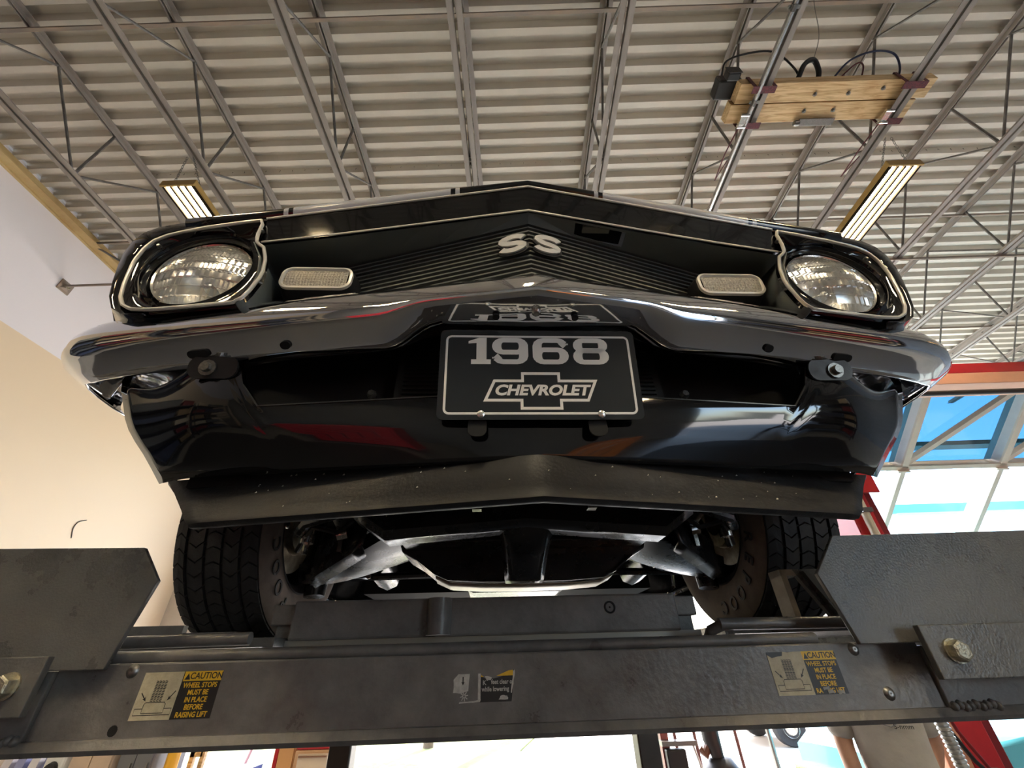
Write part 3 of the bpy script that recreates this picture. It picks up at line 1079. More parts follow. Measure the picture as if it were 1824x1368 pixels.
cpart('roof_panel', MB().grid([[(-.58, 2.50, 1.29), (0, 2.44, 1.33), (.58, 2.50, 1.29)], [(-.60, 2.9, 1.335), (0, 2.9, 1.375), (.60, 2.9, 1.335)], [(-.58, 3.5, 1.29), (0, 3.5, 1.33), (.58, 3.5, 1.29)], [(-.62, 4.2, .95), (0, 4.25, .97), (.62, 4.2, .95)]]), M_paint, smooth=50, solid=.01)
for s in (-1, 1):
    cpart('side_window', MB().grid([[(s * .72, 2.1, .93), (s * .80, 3.6, .91)], [(s * .58, 2.52, 1.29), (s * .60, 3.4, 1.28)]]), M_wind)
    cpart('rear_quarter', MB().grid([[(s * .80, 3.55, .91), (s * .82, 4.3, .93)], [(s * .59, 3.35, 1.29), (s * .60, 4.15, .97)]]), M_paint, solid=.006)
cpart('trunk_lid', MB().grid([[(-.72, 4.15, .945), (.72, 4.15, .945)], [(-.74, 4.7, .93), (.74, 4.7, .93)], [(-.76, 5.12, .86), (.76, 5.12, .86)]]), M_paint, smooth=40, solid=.01)

# --- wheels
TR, TWD = .330, .232
WZ = .05 + TR


def tread(s, uc, vc):
    b = MB()
    ribs = [(-.5, -.345), (-.30, -.125), (-.085, .085), (.125, .30), (.345, .5)]
    nb = 58
    for ri, (a, c) in enumerate(ribs):
        for k in range(nb):
            off = .5 * (ri % 2) + (.25 if ri in (0, 4) else 0)
            a0 = 2 * math.pi * (k + off) / nb
            a1 = a0 + 2 * math.pi / nb * .88
            sk = .35 * 2 * math.pi / nb * (1 if ri % 2 else -1)
            vs = []
            for (x, sh_) in ((a, 0), ((a + c) / 2, sk * (1 if ri != 2 else .6)), (c, 0)):
                drop = .010 * max(0, abs(x) - .38) / .12
                for aa in (a0 + sh_, a1 + sh_):
                    for rr in (TR - .009 - drop * .6, TR - drop):
                        vs.append((uc + x * TWD * .86, vc + rr * math.cos(aa), WZ + rr * math.sin(aa)))
            # per x: [a0 lo, a0 hi, a1 lo, a1 hi]
            fs = []
            for q in (0, 4):
                fs += [(q + 1, q + 3, q + 7, q + 5), (q + 0, q + 1, q + 5, q + 4), (q + 2, q + 6, q + 7, q + 3)]
            fs += [(0, 2, 3, 1), (8, 9, 11, 10)]
            b.add(vs, fs)
    return b


M_rim = mat('rim_black', (.02, .02, .02), .3, .3)
M_disc = mat('brake_disc', (.42, .36, .25), .35, .7, var=.5, vscale=30)
M_susp = mat('suspension_black', (.012, .012, .013), .28, rvar=.1, vscale=12)
for vc, front in ((1.39, True), (4.10, False)):
    for s in (-1, 1):
        uc = s * .757
        ax = (-s, 0, 0)      # towards the car centre line
        wh = cpart('wheel', MB().lathe([(.19, -.105), (.205, -.10), (.20, -.085), (.185, -.08), (.18, 0), (.185, .08), (.197, .088), (.203, .1), (.198, .105), (.19, .1), (.176, .085), (.172, 0), (.172, -.08), (.19, -.105)], (uc, vc, WZ), ax, 48), M_rim, smooth=35, label='black steel wheel with road tyre')
        cpart('tire', MB().lathe([(.20, -.10), (.235, -.116), (.27, -.118), (.298, -.112), (.316, -.102), (.321, -.07), (.3215, 0), (.321, .07), (.316, .102)], (uc, vc, WZ), ax, 72), M_rubber, wh, smooth=40)
        cpart('inner_sidewall', MB().lathe([(.3155, .1025), (.298, .1125), (.27, .1185), (.235, .1165), (.202, .103), (.198, .095)], (uc, vc, WZ), ax, 72), M_side, wh, smooth=40, label='dusty brown tyre sidewall')
        cpart('rim_lip', MB().lathe([(.2, .098), (.2055, .104), (.207, .100), (.203, .094)], (uc, vc, WZ), ax, 64), M_chrome_dull, wh, smooth=50, label='bright rim edge')
        cpart('tread', tread(s, uc, vc), M_rubber, wh)
        cpart('wheel_disc', MB().lathe([(.175, -.05), (.15, -.06), (.09, -.04), (.05, -.06), (0, -.06)], (uc, vc, WZ), ax, 40), M_rim, wh, smooth=40)
        if front:
            cpart('brake_disc', MB().lathe([(.14, .03), (.142, .05), (.09, .055), (.085, .075), (.05, .08), (.05, .03)], (uc, vc, WZ), ax, 40), M_disc, wh, smooth=40, label='tan lit brake disc')
            cpart('wheel_weight', MB().box(uc - s * .112 - .004, uc - s * .112 + .004, vc - .21, vc - .19, WZ - .06, WZ - .025), M_chrome, wh, bevel=.002, label='clip-on wheel weight')
            word = 'COOPER'
            for k, ch in enumerate(word):
                a = R(205 + 13 * k) if s < 0 else R(205 + 13 * (5 - k))
                # letter frame: outward normal towards centre, baseline tangential
                rad = Vector((0, math.cos(a), math.sin(a)))
                tan = Vector((0, -math.sin(a), math.cos(a)))
                nn = Vector((-s, 0, 0))
                xx = rad.cross(nn)
                yy = rad
                c_ = Vector((uc - s * .1195, vc, WZ)) + rad * .262
                M_ = Matrix(((xx.x, yy.x, nn.x, c_.x), (xx.y, yy.y, nn.y, c_.y), (xx.z, yy.z, nn.z, c_.z), (0, 0, 0, 1)))
                cpart('tire_letter', text_mesh(ch, .05, M_, ext=.001, offset=.001), M_rubber, wh)

# --- front suspension and frame seen under the spoiler
def shell(name, rows, label=None, th=.006, smooth=40, m=None, **k):
    return cpart(name, MB().grid(rows), m or M_susp, label=label, solid=th, smooth=smooth, **k)


# deep front cross panel
US2 = [-.36, -.33, -.29, -.2, -.1, 0, .1, .2, .29, .33, .36]
pr = []
for dv, z0, z1 in ((0, .36, .36), (0, .30, .30), (.0, .245, .222), (.012, .236, .208), (.06, .236, .208)):
    pr.append([(u, .86 + dv + .12 * abs(u) * .2, lerp(z0, z1, abs(u) / .36) + (.05 * max(0, abs(u) - .29) / .07)) for u in US2])
shell('front_cross_panel', pr, 'black pressed cross panel under the radiator')
# crossmember: pan-shaped stamping, bounce light painted on its lower edge
ARC = [(-.30, .232), (-.262, .212), (-.215, .178), (-.18, .163), (-.10, .158), (.0, .1565), (.12, .158), (.20, .163), (.235, .178), (.28, .212), (.32, .232)]
cpart('crossmember', MB().prism([(u, 1.10, z) for u, z in ARC] + [(.33, 1.10, .262), (-.31, 1.10, .262)], (0, .16, 0)), M_susp, label='black pan-shaped crossmember', bevel=.004)
cpart('crossmember_lip', MB().prism([(u, 1.085, z) for u, z in ARC[1:-1]] + [(u, 1.085, z + .004) for u, z in reversed(ARC[1:-1])], (0, .018, 0)), M_susp)
cpart('skid_plate', MB().grid([[(u * .98, 1.105, z - .002) for u, z in ARC[2:-2]], [(u * 1.0, 1.19, z - .004) for u, z in ARC[2:-2]]]), mat('skid_metal', (.50, .44, .33), .4, .5, var=.3, vscale=12), solid=.003, smooth=40, label='bare metal underside of the crossmember')  # tan instead of black: light bounced off the floor, put into the colour
cpart('crossmember_shelf', MB().box(-.29, .31, 1.02, 1.10, .236, .244), M_susp, bevel=.003)
# centre bracket running down from cross panel
br_ = []
for z, v, w in ((.250, .875, .048), (.238, .878, .047), (.215, .90, .040), (.185, .94, .034), (.160, .98, .031), (.150, .99, .030), (.146, 1.01, .028)):
    br_.append([(-w - .012, v + .03, z + .004), (-w, v + .004, z), (-w * .75, v - .004, z), (w * .75, v - .004, z), (w, v + .004, z), (w + .012, v + .03, z + .004)])
shell('centre_bracket', br_, 'curved bracket at the centre of the crossmember', th=.004)
for s in (-1, 1):
    # frame rail horn
    cpart('frame_rail', MB().tube([(s * .40, .80, .36), (s * .42, .95, .33), (s * .44, 1.2, .30), (s * .46, 1.7, .27)], .045, 8), M_susp, smooth=50)
    # lower control arm: twisted stamping from crossmember to hub
    ca = []
    for t_ in [i / 8 for i in range(9)]:
        u = lerp(.27, .63, t_)
        w = lerp(.17, .05, t_)
        vc = lerp(1.16, 1.36, t_)
        z = lerp(.262, .200, t_) - .015 * math.sin(math.pi * t_)
        ca.append([(s * u, vc - w - .012, z + .045), (s * u, vc - w, z + .012), (s * u, vc - w * .5, z - .004), (s * u, vc + w * .5, z - .004), (s * u, vc + w, z + .012)])
    shell('lower_control_arm', ca, 'glossy black lower control arm', th=.005)
    # spring pocket skirt
    sk = []
    for t_ in [i / 6 for i in range(7)]:
        u = lerp(.36, .53, t_)
        sk.append([(s * u, 1.0 + .16 * t_, lerp(.30, .26, t_)), (s * (u + .01), 1.0 + .17 * t_, lerp(.225, .185, t_)), (s * (u + .01), 1.04 + .18 * t_, lerp(.215, .175, t_))])
    shell('air_deflector_skirt', sk, th=.005)
    cpart('coil_spring', MB().tube([(s * .50 + .055 * math.cos(a * .5), 1.36 + .055 * math.sin(a * .5), .22 + a * .0035) for a in range(0, 80)], .008, 6), M_susp, smooth=50)
    cpart('sway_bar_link', MB().tube([(s * .52, 1.05, .22), (s * .52, 1.06, .33)], .007, 8).tube([(s * .52, 1.05, .245), (s * .52, 1.05, .265)], .016, 10), M_chrome_dull, smooth=40)
    cpart('tie_rod', MB().tube([(s * .20, 1.44, .235), (s * .58, 1.48, .235)], .011, 8), M_susp, smooth=40)
    cpart('tie_rod_clamp', MB().lathe([(.012, -.012), (.022, -.012), (.022, .012), (.012, .012)], (s * .44, 1.06, .272), (1, 0, .2), 12).box(s * .44 - .005, s * .44 + .005, 1.05, 1.07, .225, .262), M_chrome_dull, label='worn steel clamp')
    cpart('brake_hose', MB().tube([(s * .40, 1.0, .285), (s * .44, 1.02, .262), (s * .50, 1.02, .275), (s * .53, 1.05, .25), (s * .56, 1.1, .24)], .006, 6), M_cable, smooth=40)
    cpart('steering_knuckle', MB().tube([(s * .60, 1.38, .17), (s * .61, 1.39, .30), (s * .60, 1.40, .48)], [.03, .045, .025], 10), M_susp, smooth=40)
    cpart('tow_clip', MB().box(s * .10 - .008, s * .10 + .008, .70, .715, .215, .25).box(s * .10 - .008, s * .10 + .008, .70, .73, .248, .254), M_chrome_dull)
cpart('sway_bar', MB().tube([(-.54, 1.04, .268), (-.5, .98, .275), (-.4, .93, .285), (.4, .93, .285), (.5, .98, .275), (.54, 1.04, .268)], .0125, 8), M_susp, smooth=40)
cpart('oil_pan', MB().box(-.15, .15, 1.35, 1.9, .17, .30), M_susp, bevel=.02)
cpart('transmission', MB().tube([(0, 1.9, .30), (0, 2.6, .27), (0, 4.0, .27)], [.13, .09, .045], 12), M_susp, smooth=40)
cpart('rear_axle', MB().tube([(-.7, 4.10, WZ), (.7, 4.10, WZ)], .04, 10).lathe([(.02, -.12), (.11, -.08), (.13, 0), (.11, .08), (.02, .12)], (0, 4.1, WZ), (0, 1, 0), 16), M_susp, smooth=40)

# ------------------------------------------------------------------ the lift (same frame as the car; x measured from the camera)
lift = empty('car_lift', cworld(0, 0, FLOOR), 'black drive-on car lift with crossbeam, wheel stops and caution stickers', 'car lift', rz=TH)
LO = (0, 0, FLOOR)


def lpart(name, mb, m=None, parent=None, label=None, **k):
    o = mb.build(name, m or M_steelblk, parent or lift, O=LO, **k)
    if label:
        o['label'] = label
    return o


LV = .88                       # front face of the crossbeam
LX = .028
BX0, BX1 = -1.22, 1.28
beam = lpart('crossbeam', MB().box(-.735, .80, LV, LV + .012, -.092, .012).box(BX0, BX1, LV + .012, LV + .10, -.092, .004), label='long black steel crossbeam at the front of the lift', bevel=.003)
lpart('lower_flange', MB().prism([(BX0, LV - .004, -.107), (BX0, LV - .010, -.100), (BX0, LV - .004, -.088), (BX0, LV + .004, -.086), (BX0, LV + .10, -.086), (BX0, LV + .10, -.107)], (BX1 - BX0, 0, 0)), M_steelblk, beam)
lpart('upper_rod', MB().tube([(-.69, LV + .02, .020), (.62, LV + .02, .020)], .0105, 12), M_steelblk, beam, smooth=50, label='round rod along the top of the crossbeam')
lpart('rear_rod', MB().tube([(.46, LV + .06, .050), (.72, LV + .06, .048)], .011, 10).tube([(.47, LV + .06, .050), (.445, LV + .07, .040), (.44, LV + .09, .02)], .010, 8), M_steelblk, beam, smooth=50)
lpart('rear_rod', MB().tube([(-.72, LV + .06, .045), (-.46, LV + .06, .047)], .011, 10), M_steelblk, beam, smooth=50)
for sx, x in ((-1, -.735), (1, .80)):
    lpart('end_plate', MB().box(*sorted((x, x + sx * .50)), LV - .006, LV + .03, -.088, .004), M_steelblk, beam, bevel=.002)
    # weld bead at the foot of the end plate
    wb_ = MB()
    for k in range(9):
        wb_.lathe([(0, -.006), (.006, -.004), (.0075, 0), (.006, .004), (0, .006)], (x + sx * (.008 + .010 * k), LV - .006, -.086 + .002 * math.sin(k * 2.1)), (1, 0, 0), 7)
    lpart('weld_bead', wb_, M_steelblk, beam, smooth=60)
# wheel stop plates
wsL = [(-1.18, .004), (-.640, .004), (-.612, .138), (-.662, .196), (-1.18, .200)]
wsR = [(1.28, .008), (.668, .008), (.640, .126), (.705, .197), (1.28, .204)]
for pts, lab in ((wsL, 'black wheel stop plate at the left tyre'), (wsR, 'black wheel stop plate at the right tyre')):
    lpart('wheel_stop', MB().prism([(x, LV - .030, z) for x, z in pts], (0, .010, 0)), M_steelblk2, label=lab, bevel=.0015)
# bolted brackets
for sx, x0, z0, z1 in ((-1, -.708, -.053, .024), (1, .762, -.046, .034)):
    x1 = x0 + sx * .40
    zb0, zb1 = z0, z1
    bk = lpart('stop_bracket', MB().box(*sorted((x0, x1)), LV - .062, LV - .050, z0, z1), M_steelblk2, label='bolted bracket plate holding the wheel stop', bevel=.0015)
    bxp = x0 - .040 if sx < 0 else x0 + .044
    lpart('washer', MB().lathe([(.019, 0), (.019, .003), (.010, .003), (.010, 0)], (bxp, LV - .062, (z0 + z1) / 2), (0, -1, 0), 20, close=True), M_bolt, bk)
    lpart('bolt_head', MB().lathe([(.0, .018), (.012, .018), (.0155, .0165), (.0165, .014), (.0165, .003), (0, .003)], (bxp, LV - .062, (z0 + z1) / 2), (0, -1, 0), 6), M_bolt, bk, label='large zinc hex bolt head')
    lpart('spacer', MB().box(*sorted((x0 + sx * .08, x0 + sx * .35)), LV - .050, LV - .006, z0 + .02, z1 - .02), M_steelblk, bk)
# screws in the beam face
for x, z in ((-.612, .001), (.673, .001), (.705, -.066)):
    lpart('face_screw', MB().lathe([(0, .004), (.003, .005), (.0065, .0042), (.0095, .001), (.0105, 0)], (x, LV, z), (0, -1, 0), 14), M_screw, beam, smooth=40)
lpart('screw_hole', MB().lathe([(0, .0006), (.007, .0006), (.0075, 0)], (-.606, LV, -.078), (0, -1, 0), 14), M_gap, beam)
# runways and columns
for s in (-1, 1):
    x0, x1 = sorted((LX + s * .46, LX + s * 1.06))
    rw_ = lpart('runway', MB().box(x0, x1, LV + .10, 5.3, .034, .05).box(x0, x0 + .02, LV + .10, 5.3, -.09, .034).box(x1 - .02, x1, LV + .10, 5.3, -.09, .034), M_steelblk2, label='black drive-on runway under the wheels')
    lpart('column', MB().box(LX + s * .775 - .055, LX + s * .775 + .055, 2.72, 2.83, FLOOR, -.02), mat('column_brown', (.10, .075, .055), .4, var=.3, vscale=5), label='square lifting column under the runway', bevel=.008)
    lpart('column_base', MB().box(LX + s * .775 - .16, LX + s * .775 + .16, 2.62, 2.93, FLOOR, FLOOR + .02), M_steelblk)
lpart('rear_crossbeam', MB().box(-1.1, 1.16, 5.3, 5.4, -.10, .05), M_steelblk)
# wheel chock frames in front of the right tyre
ck = MB()
lpart('chock_post', MB().box(.655, .668, .985, 1.03, .045, .155).box(.655, .70, .985, 1.03, .143, .156), mat('chock_tan', (.40, .33, .24), .5, var=.3, vscale=20), label='tan edge of the wheel chock')
lpart('chock_ramp', MB().prism([(.685, .985, .156), (.775, .985, .156), (.83, .985, .045), (.745, .985, .045)], (0, .012, .0)).prism([(.700, .97, .15), (.712, .97, .15), (.768, .97, .045), (.752, .97, .045)], (0, .03, 0)), M_steelblk2, label='sloping black wheel chock ramp')
lpart('chock_base', MB().box(-.80, -.52, .99, 1.03, .050, .062).box(-.76, -.62, .985, 1.0, .045, .075), M_steelblk)
# rolling jack beam between the wheels
jk = lpart('rolling_jack', MB().box(-.425, .415, 1.02, 1.13, .045, .118), M_steelblk, label='black rolling jack beam between the front wheels', bevel=.004)
lpart('jack_tube', MB().tube([(-.112, 1.012, .047), (-.112, 1.012, .116)], .026, 20), M_steelblk, jk, smooth=50)
lpart('jack_ring', MB().lathe([(.009, 0), (.0125, 0), (.0125, .002), (.009, .002)], (.262, 1.02, .092), (0, -1, 0), 24, close=True).lathe([(0, .001), (.002, .001), (.002, 0)], (.262, 1.02, .092), (0, -1, 0), 8), M_gap, jk)
for s, x in ((-1, -.425), (1, .415)):
    lpart('jack_carriage', MB().box(*sorted((x, x + s * .055)), 1.05, 1.12, .075, .115).box(*sorted((x, x + s * .045)), 1.06, 1.12, .045, .078), M_steelblk, jk, bevel=.003)
lpart('jack_rail', MB().box(-.46, .46, 1.03, 1.12, .034, .046), mat('rail_worn', (.35, .32, .28), .4, .5), jk)

# --- stickers on the crossbeam
M_yel = mat('sticker_yellow', (.86, .53, .035), .45, var=.12, vscale=60)
M_crm = mat('sticker_cream', (.60, .54, .38), .5, var=.35, vscale=70, col2=(.46, .40, .27))
M_sblk = mat('sticker_black', (.022, .021, .02), .45)


def beamM(x, z, off=.0):
    return Matrix(((1, 0, 0, x), (0, 0, -1, LV - off), (0, 1, 0, z), (0, 0, 0, 1)))


def sflat(pts, x, z, off, th=.0003):
    M = beamM(x, z, off)
    return MB().prism([M @ Vector((a, c, 0)) for a, c in pts], (0, -th, 0))


def ragged(pts, amp, rnd, n=6):
    out = []
    for i in range(len(pts)):
        a, c = Vector(pts[i]), Vector(pts[(i + 1) % len(pts)])
        for k in range(n):
            p = a.lerp(c, k / n)
            if k:
                p += Vector((rnd.uniform(-amp, amp), rnd.uniform(-amp, amp)))
            out.append((p.x, p.y))
    return out


def caution(x0, z1, damaged, lab):
    """x0,z1: upper left corner on the beam face; 127 x 64 mm"""
    rnd = random.Random(5 if damaged else 2)
    L = lpart('caution_sticker', sflat([(0, -.064), (.128, -.064), (.128, 0), (0, 0)], x0, z1, .0002), M_sblk, beam, label=lab)
    pan = [(0, -.064), (.064, -.064), (.064, 0), (0, 0)]
    if damaged:
        pan = [(0, -.064), (.066, -.064), (.066, .0), (.05, .0), (.04, -.001), (.031, .0005), (.028, -.006), (.018, -.007), (.008, -.009), (0, -.004)]
    lpart('picture_panel', sflat(pan, x0, z1, .0005), M_crm, L)
    lpart('caution_strip', sflat([(.0655, -.0135), (.128, -.0135), (.128, 0), (.0655, 0)], x0, z1, .0005), M_yel, L)
    MT = lambda x, z: beamM(x0 + x, z1 + z, .0009)
    tri = MB()
    lpart('warning_triangle', sflat([(.0675, -.0115), (.0765, -.0115), (.072, -.0025)], x0, z1, .0008), M_sblk, L)
    lpart('lettering', text_mesh('CAUTION', .0128, MT(.1025, -.0068), ext=.0001, offset=.0002, sx=.92), M_sblk, L)
    lines = ['WHEEL STOPS', 'MUST BE', 'IN PLACE', 'BEFORE', 'RAISING LIFT']
    for k, tx in enumerate(lines):
        if damaged and k == 4:
            for tx2, xx in (('RA', .0755), ('NG LIFT', .107)):
                lpart('lettering', text_mesh(tx2, .0098, MT(xx, -.0195 - .0098 * k), ext=.0001, offset=.00025, sx=.88), M_yel, L)
            continue
        lpart('lettering', text_mesh(tx, .0098, MT(.0965, -.0195 - .0098 * k), ext=.0001, offset=.00025, sx=.88), M_yel, L)
    # drawing: tyre on a ramp with two arrows
    ty = MB()
    M_ = beamM(x0, z1, .0008)
    for r_ in range(14):
        for c_ in range(4):
            px_, pz_ = .0235 + c_ * .0047, -.0115 - r_ * .00205
            q = .0004 if r_ % 2 else -.0004
            ty.prism([M_ @ Vector((px_ + q, pz_, 0)), M_ @ Vector((px_ + .0040 + q, pz_ - .0006, 0)), M_ @ Vector((px_ + .0040 - q, pz_ - .0019, 0)), M_ @ Vector((px_ - q, pz_ - .0013, 0))], (0, -.0002, 0))
    lpart('tyre_drawing', ty, M_sblk, L)
    lpart('ramp_drawing', pen([(.018, -.041), (.048, -.041), (.050, -.0435), (.050, -.055), (.016, -.055), (.016, -.0435)], .0005, .0005, .0002, M_, closed=True), M_sblk, L)
    lpart('ramp_drawing', pen([(.016, -.049), (.004, -.049), (.004, -.0575), (.062, -.0575), (.062, -.049), (.050, -.049)], .0005, .0005, .0002, M_), M_sblk, L)
    for (ax0, az0, ax1, az1) in ((.006, -.028, .0165, -.039), (.060, -.026, .0505, -.039)):
        d = Vector((ax1 - ax0, az1 - az0)).normalized()
        n_ = Vector((-d.y, d.x))
        e_ = Vector((ax1, az1))
        lpart('arrow_drawing', sflat([tuple(e_), tuple(e_ - d * .006 + n_ * .0026), tuple(e_ - d * .005 + n_ * .0007), tuple(Vector((ax0, az0)) + n_ * .0007), tuple(Vector((ax0, az0)) - n_ * .0007), tuple(e_ - d * .005 - n_ * .0007), tuple(e_ - d * .006 - n_ * .0026)], x0, z1, .0008), M_sblk, L)
    if damaged:
        for bx, bz in ((.090, -.060), (.108, -.061), (.084, -.055)):
            lpart('torn_patch', sflat(ragged([(bx, bz - .003), (bx + .012, bz - .003), (bx + .011, bz + .003), (bx, bz + .002)], .0012, rnd, 3), x0, z1, .0012), mat('torn_paper', (.30, .29, .27), .6), L)


caution(-.588, -.002, False, 'caution sticker at the left end of the crossbeam')
caution(.504, .000, True, 'worn caution sticker at the right end of the crossbeam')
# torn middle sticker
rnd = random.Random(11)
mx0, mz1 = -.0655, -.018
ms = lpart('torn_sticker', sflat(ragged([(.046, -.040), (.100, -.040), (.104, -.016), (.108, .004), (.098, .003), (.086, -.004), (.06, -.008), (.046, -.003)], .0010, rnd, 3), mx0, mz1, .0002), M_sblk, beam, label='torn sticker in the middle of the crossbeam about keeping feet clear')
M_torn = mat('sticker_white', (.62, .60, .55), .55, var=.3, vscale=120)
lpart('picture_panel', sflat(ragged([(0, -.026), (.016, -.027), (.026, -.024), (.028, 0), (.008, 0), (0, -.008)], .0008, rnd, 3), mx0, mz1, .0004), M_torn, ms)
lpart('divider', sflat([(.0425, -.038), (.047, -.038), (.047, 0), (.0425, 0)], mx0, mz1, .0005), M_torn, ms)
lpart('torn_edge', sflat(ragged([(.011, -.041), (.047, -.039), (.047, -.036), (.03, -.038), (.012, -.0385)], .0007, rnd, 3), mx0, mz1, .0005), M_torn, ms)
lpart('torn_edge', sflat(ragged([(.078, -.037), (.094, -.037), (.093, -.032), (.084, -.031)], .0009, rnd, 3), mx0, mz1, .0005), M_torn, ms)
lpart('torn_edge', sflat(ragged([(.099, -.028), (.101, -.028), (.104, -.016), (.107, .004), (.104, .003)], .0006, rnd, 3), mx0, mz1, .0005), M_torn, ms)
lpart('torn_edge', sflat(ragged([(.054, -.004), (.066, -.006), (.064, -.010), (.058, -.011)], .0010, rnd, 3), mx0, mz1, .0006), M_torn, ms)
lpart('yellow_scrap', sflat([(.0745, -.004), (.1035, -.004), (.1035, .004), (.096, .0035)], mx0, mz1, .0005), M_yel, ms)
lpart('yellow_scrap', sflat([(.0475, -.005), (.053, -.005), (.0475, -.002)], mx0, mz1, .0005), M_yel, ms)
MT = lambda x, z: beamM(mx0 + x, mz1 + z, .0008)
lpart('lettering', text_mesh('K', .0092, MT(.0535, -.0135), ext=.0001, offset=.0002), M_torn, ms)
lpart('lettering', text_mesh('feet clear o', .0092, MT(.0835, -.0125), ext=.0001, offset=.0002, sx=.86), M_torn, ms)
lpart('lettering', text_mesh('while lowering', .0092, MT(.0725, -.0225), ext=.0001, offset=.0002, sx=.86), M_torn, ms)
lpart('arrow_drawing', sflat([(.0165, -.016), (.0195, -.011), (.0175, -.0115), (.0175, -.004), (.0155, -.004), (.0155, -.0115), (.0135, -.011)], mx0, mz1, .0007), M_sblk, ms)
for k in range(8):
    a = R(45 * k + 10)
    c_ = Vector((.019, -.031))
    d = Vector((math.cos(a), math.sin(a)))
    n_ = Vector((-d.y, d.x)) * .0007
    lpart('burst_drawing', sflat([tuple(c_ + d * .0015 - n_), tuple(c_ + d * .007 - n_), tuple(c_ + d * .007 + n_), tuple(c_ + d * .0015 + n_)], mx0, mz1, .0007), M_torn, ms)

# ------------------------------------------------------------------ timbers strapped on the joists
M_wood = D.materials.new('pine_timber')
M_wood.use_nodes = True
t = M_wood.node_tree
b = t.nodes['Principled BSDF']
b.inputs['Roughness'].default_value = .65
tc = t.nodes.new('ShaderNodeTexCoord')
mp = t.nodes.new('ShaderNodeMapping')
mp.inputs['Scale'].default_value = (1.2, 14, 14)
nz = t.nodes.new('ShaderNodeTexNoise')
nz.inputs['Scale'].default_value = 3.2
nz.inputs['Detail'].default_value = 5
nz.inputs['Distortion'].default_value = 1.4
rp = t.nodes.new('ShaderNodeValToRGB')
rp.color_ramp.elements[0].position = .35
rp.color_ramp.elements[0].color = (.46, .28, .12, 1)
rp.color_ramp.elements[1].position = .60
rp.color_ramp.elements[1].color = (.72, .52, .28, 1)
t.links.new(tc.outputs['Object'], mp.inputs[0])
t.links.new(mp.outputs[0], nz.inputs['Vector'])
t.links.new(nz.outputs[0], rp.inputs[0])
t.links.new(rp.outputs[0], b.inputs['Base Color'])
M_strap = mat('strap_maroon', (.16, .03, .04), .7, var=.5, vscale=80, col2=(.05, .02, .025))
TZ = 3.858
tm1 = tag(MB().box(1.95, 3.56, 1.44, 1.585, TZ, TZ + .10).build('timber_beam', M_wood, O=(1.95, 1.44, TZ), bevel=.004), 'nearer of two pine timbers resting across the joists', 'timber', 'pine timbers')
tm2 = tag(MB().box(1.93, 3.50, 1.593, 1.74, TZ, TZ + .10).build('timber_beam', M_wood, O=(1.93, 1.593, TZ), bevel=.004), 'farther of two pine timbers resting across the joists', 'timber', 'pine timbers')
for tm, pts in ((tm1, ((2.60, 1.53), (2.88, 1.53), (3.15, 1.50))), (tm2, ((2.58, 1.655), (2.83, 1.655)))):
    ox = tm.location
    for x, y in pts:
        MB().lathe([(0, -.02), (.009, -.02), (.009, -.008), (.016, -.008), (.016, 0), (0, 0)], (x, y, TZ), (0, 0, 1), 8).build('bolt', M_screw, tm, O=tuple(ox))
hp = empty('hinge_plate', (2.72, 1.72, TZ - .01), 'pale steel eye plate with a round stub under the farther timber', 'bracket')
MB().box(-.15, .16, -.01, .05, -.012, -.002).build('plate', M_screw, hp, bevel=.003)
MB().lathe([(0, -.03), (.02, -.022), (.026, 0), (.02, .022), (0, .03)], (-.17, .02, -.02), (1, 0, 0), 12).build('stub', M_screw, hp, smooth=50)
for nm, xx, lab in (('ratchet_strap', 2.116, 'maroon ratchet strap around the joist at the left end of the timbers'), ('ratchet_strap', 3.338, 'maroon ratchet strap around the joist at the right end of the timbers')):
    e = empty(nm, (xx, 1.6, TZ), lab, 'strap', group='ratchet straps')
    for dx in (-.085, .075):
        MB().box(dx - .014, dx + .014, -.172, -.168, -.08, .104).box(dx - .014, dx + .014, -.172, .15, .100, .104).box(dx - .014, dx + .014, .146, .150, -.08, .104).build('webbing', M_strap, e)
    for y0_, y1_ in ((.10, .15), (-.172, -.12)):
        MB().box(-.1, .09, y0_, y1_, -.084, -.080).build('webbing', M_strap, e)
    MB().tube([(-.085, .15, -.07), (-.12, .35, -.09), (-.10, .62, -.06), (-.07, .42, -.08)], .006, 5).build('loose_end', M_strap, e)
    MB().box(-.11, -.06, .04, .14, -.10, -.07).tube([(-.12, .03, -.10), (-.05, .03, -.10)], .012, 8).tube([(-.12, .12, -.11), (-.05, .12, -.11)], .010, 8).build('ratchet', M_chrome_dull, e)
wn = empty('winch_motor', (1.96, 1.36, TZ + .106), 'black winch motor with loose wires on top of the timbers', 'winch')
MB().box(-.15, .05, .09, .24, 0.0, .12).build('body', M_cable, wn, bevel=.015)
wbk = empty('junction_box', (1.87, 1.39, TZ + .02), 'black junction box hanging at the left end of the timbers', 'box')  # boxy mounting bracket of the winch, as a separate object
MB().box(-.05, .05, -.03, .03, -.02, .085).build('box', M_cable, wbk, bevel=.01)
MB().box(-.055, .055, -.036, -.03, -.025, .088).build('cover', M_satin, wbk, bevel=.003)
MB().tube(curve([(-.1, .1, .11), (-.06, .02, .20), (.15, -.02, .24), (.34, -.02, .22), (.5, .06, .10), (.56, .14, .02)]), .008, 6).build('wire', M_cable, wn, smooth=50)
MB().tube(curve([(.52, .10, .03), (.55, .02, .08), (.62, .0, .10), (.68, .06, .06), (.70, .12, .03)]), .020, 8).build('plug', M_cable, wn, smooth=50)
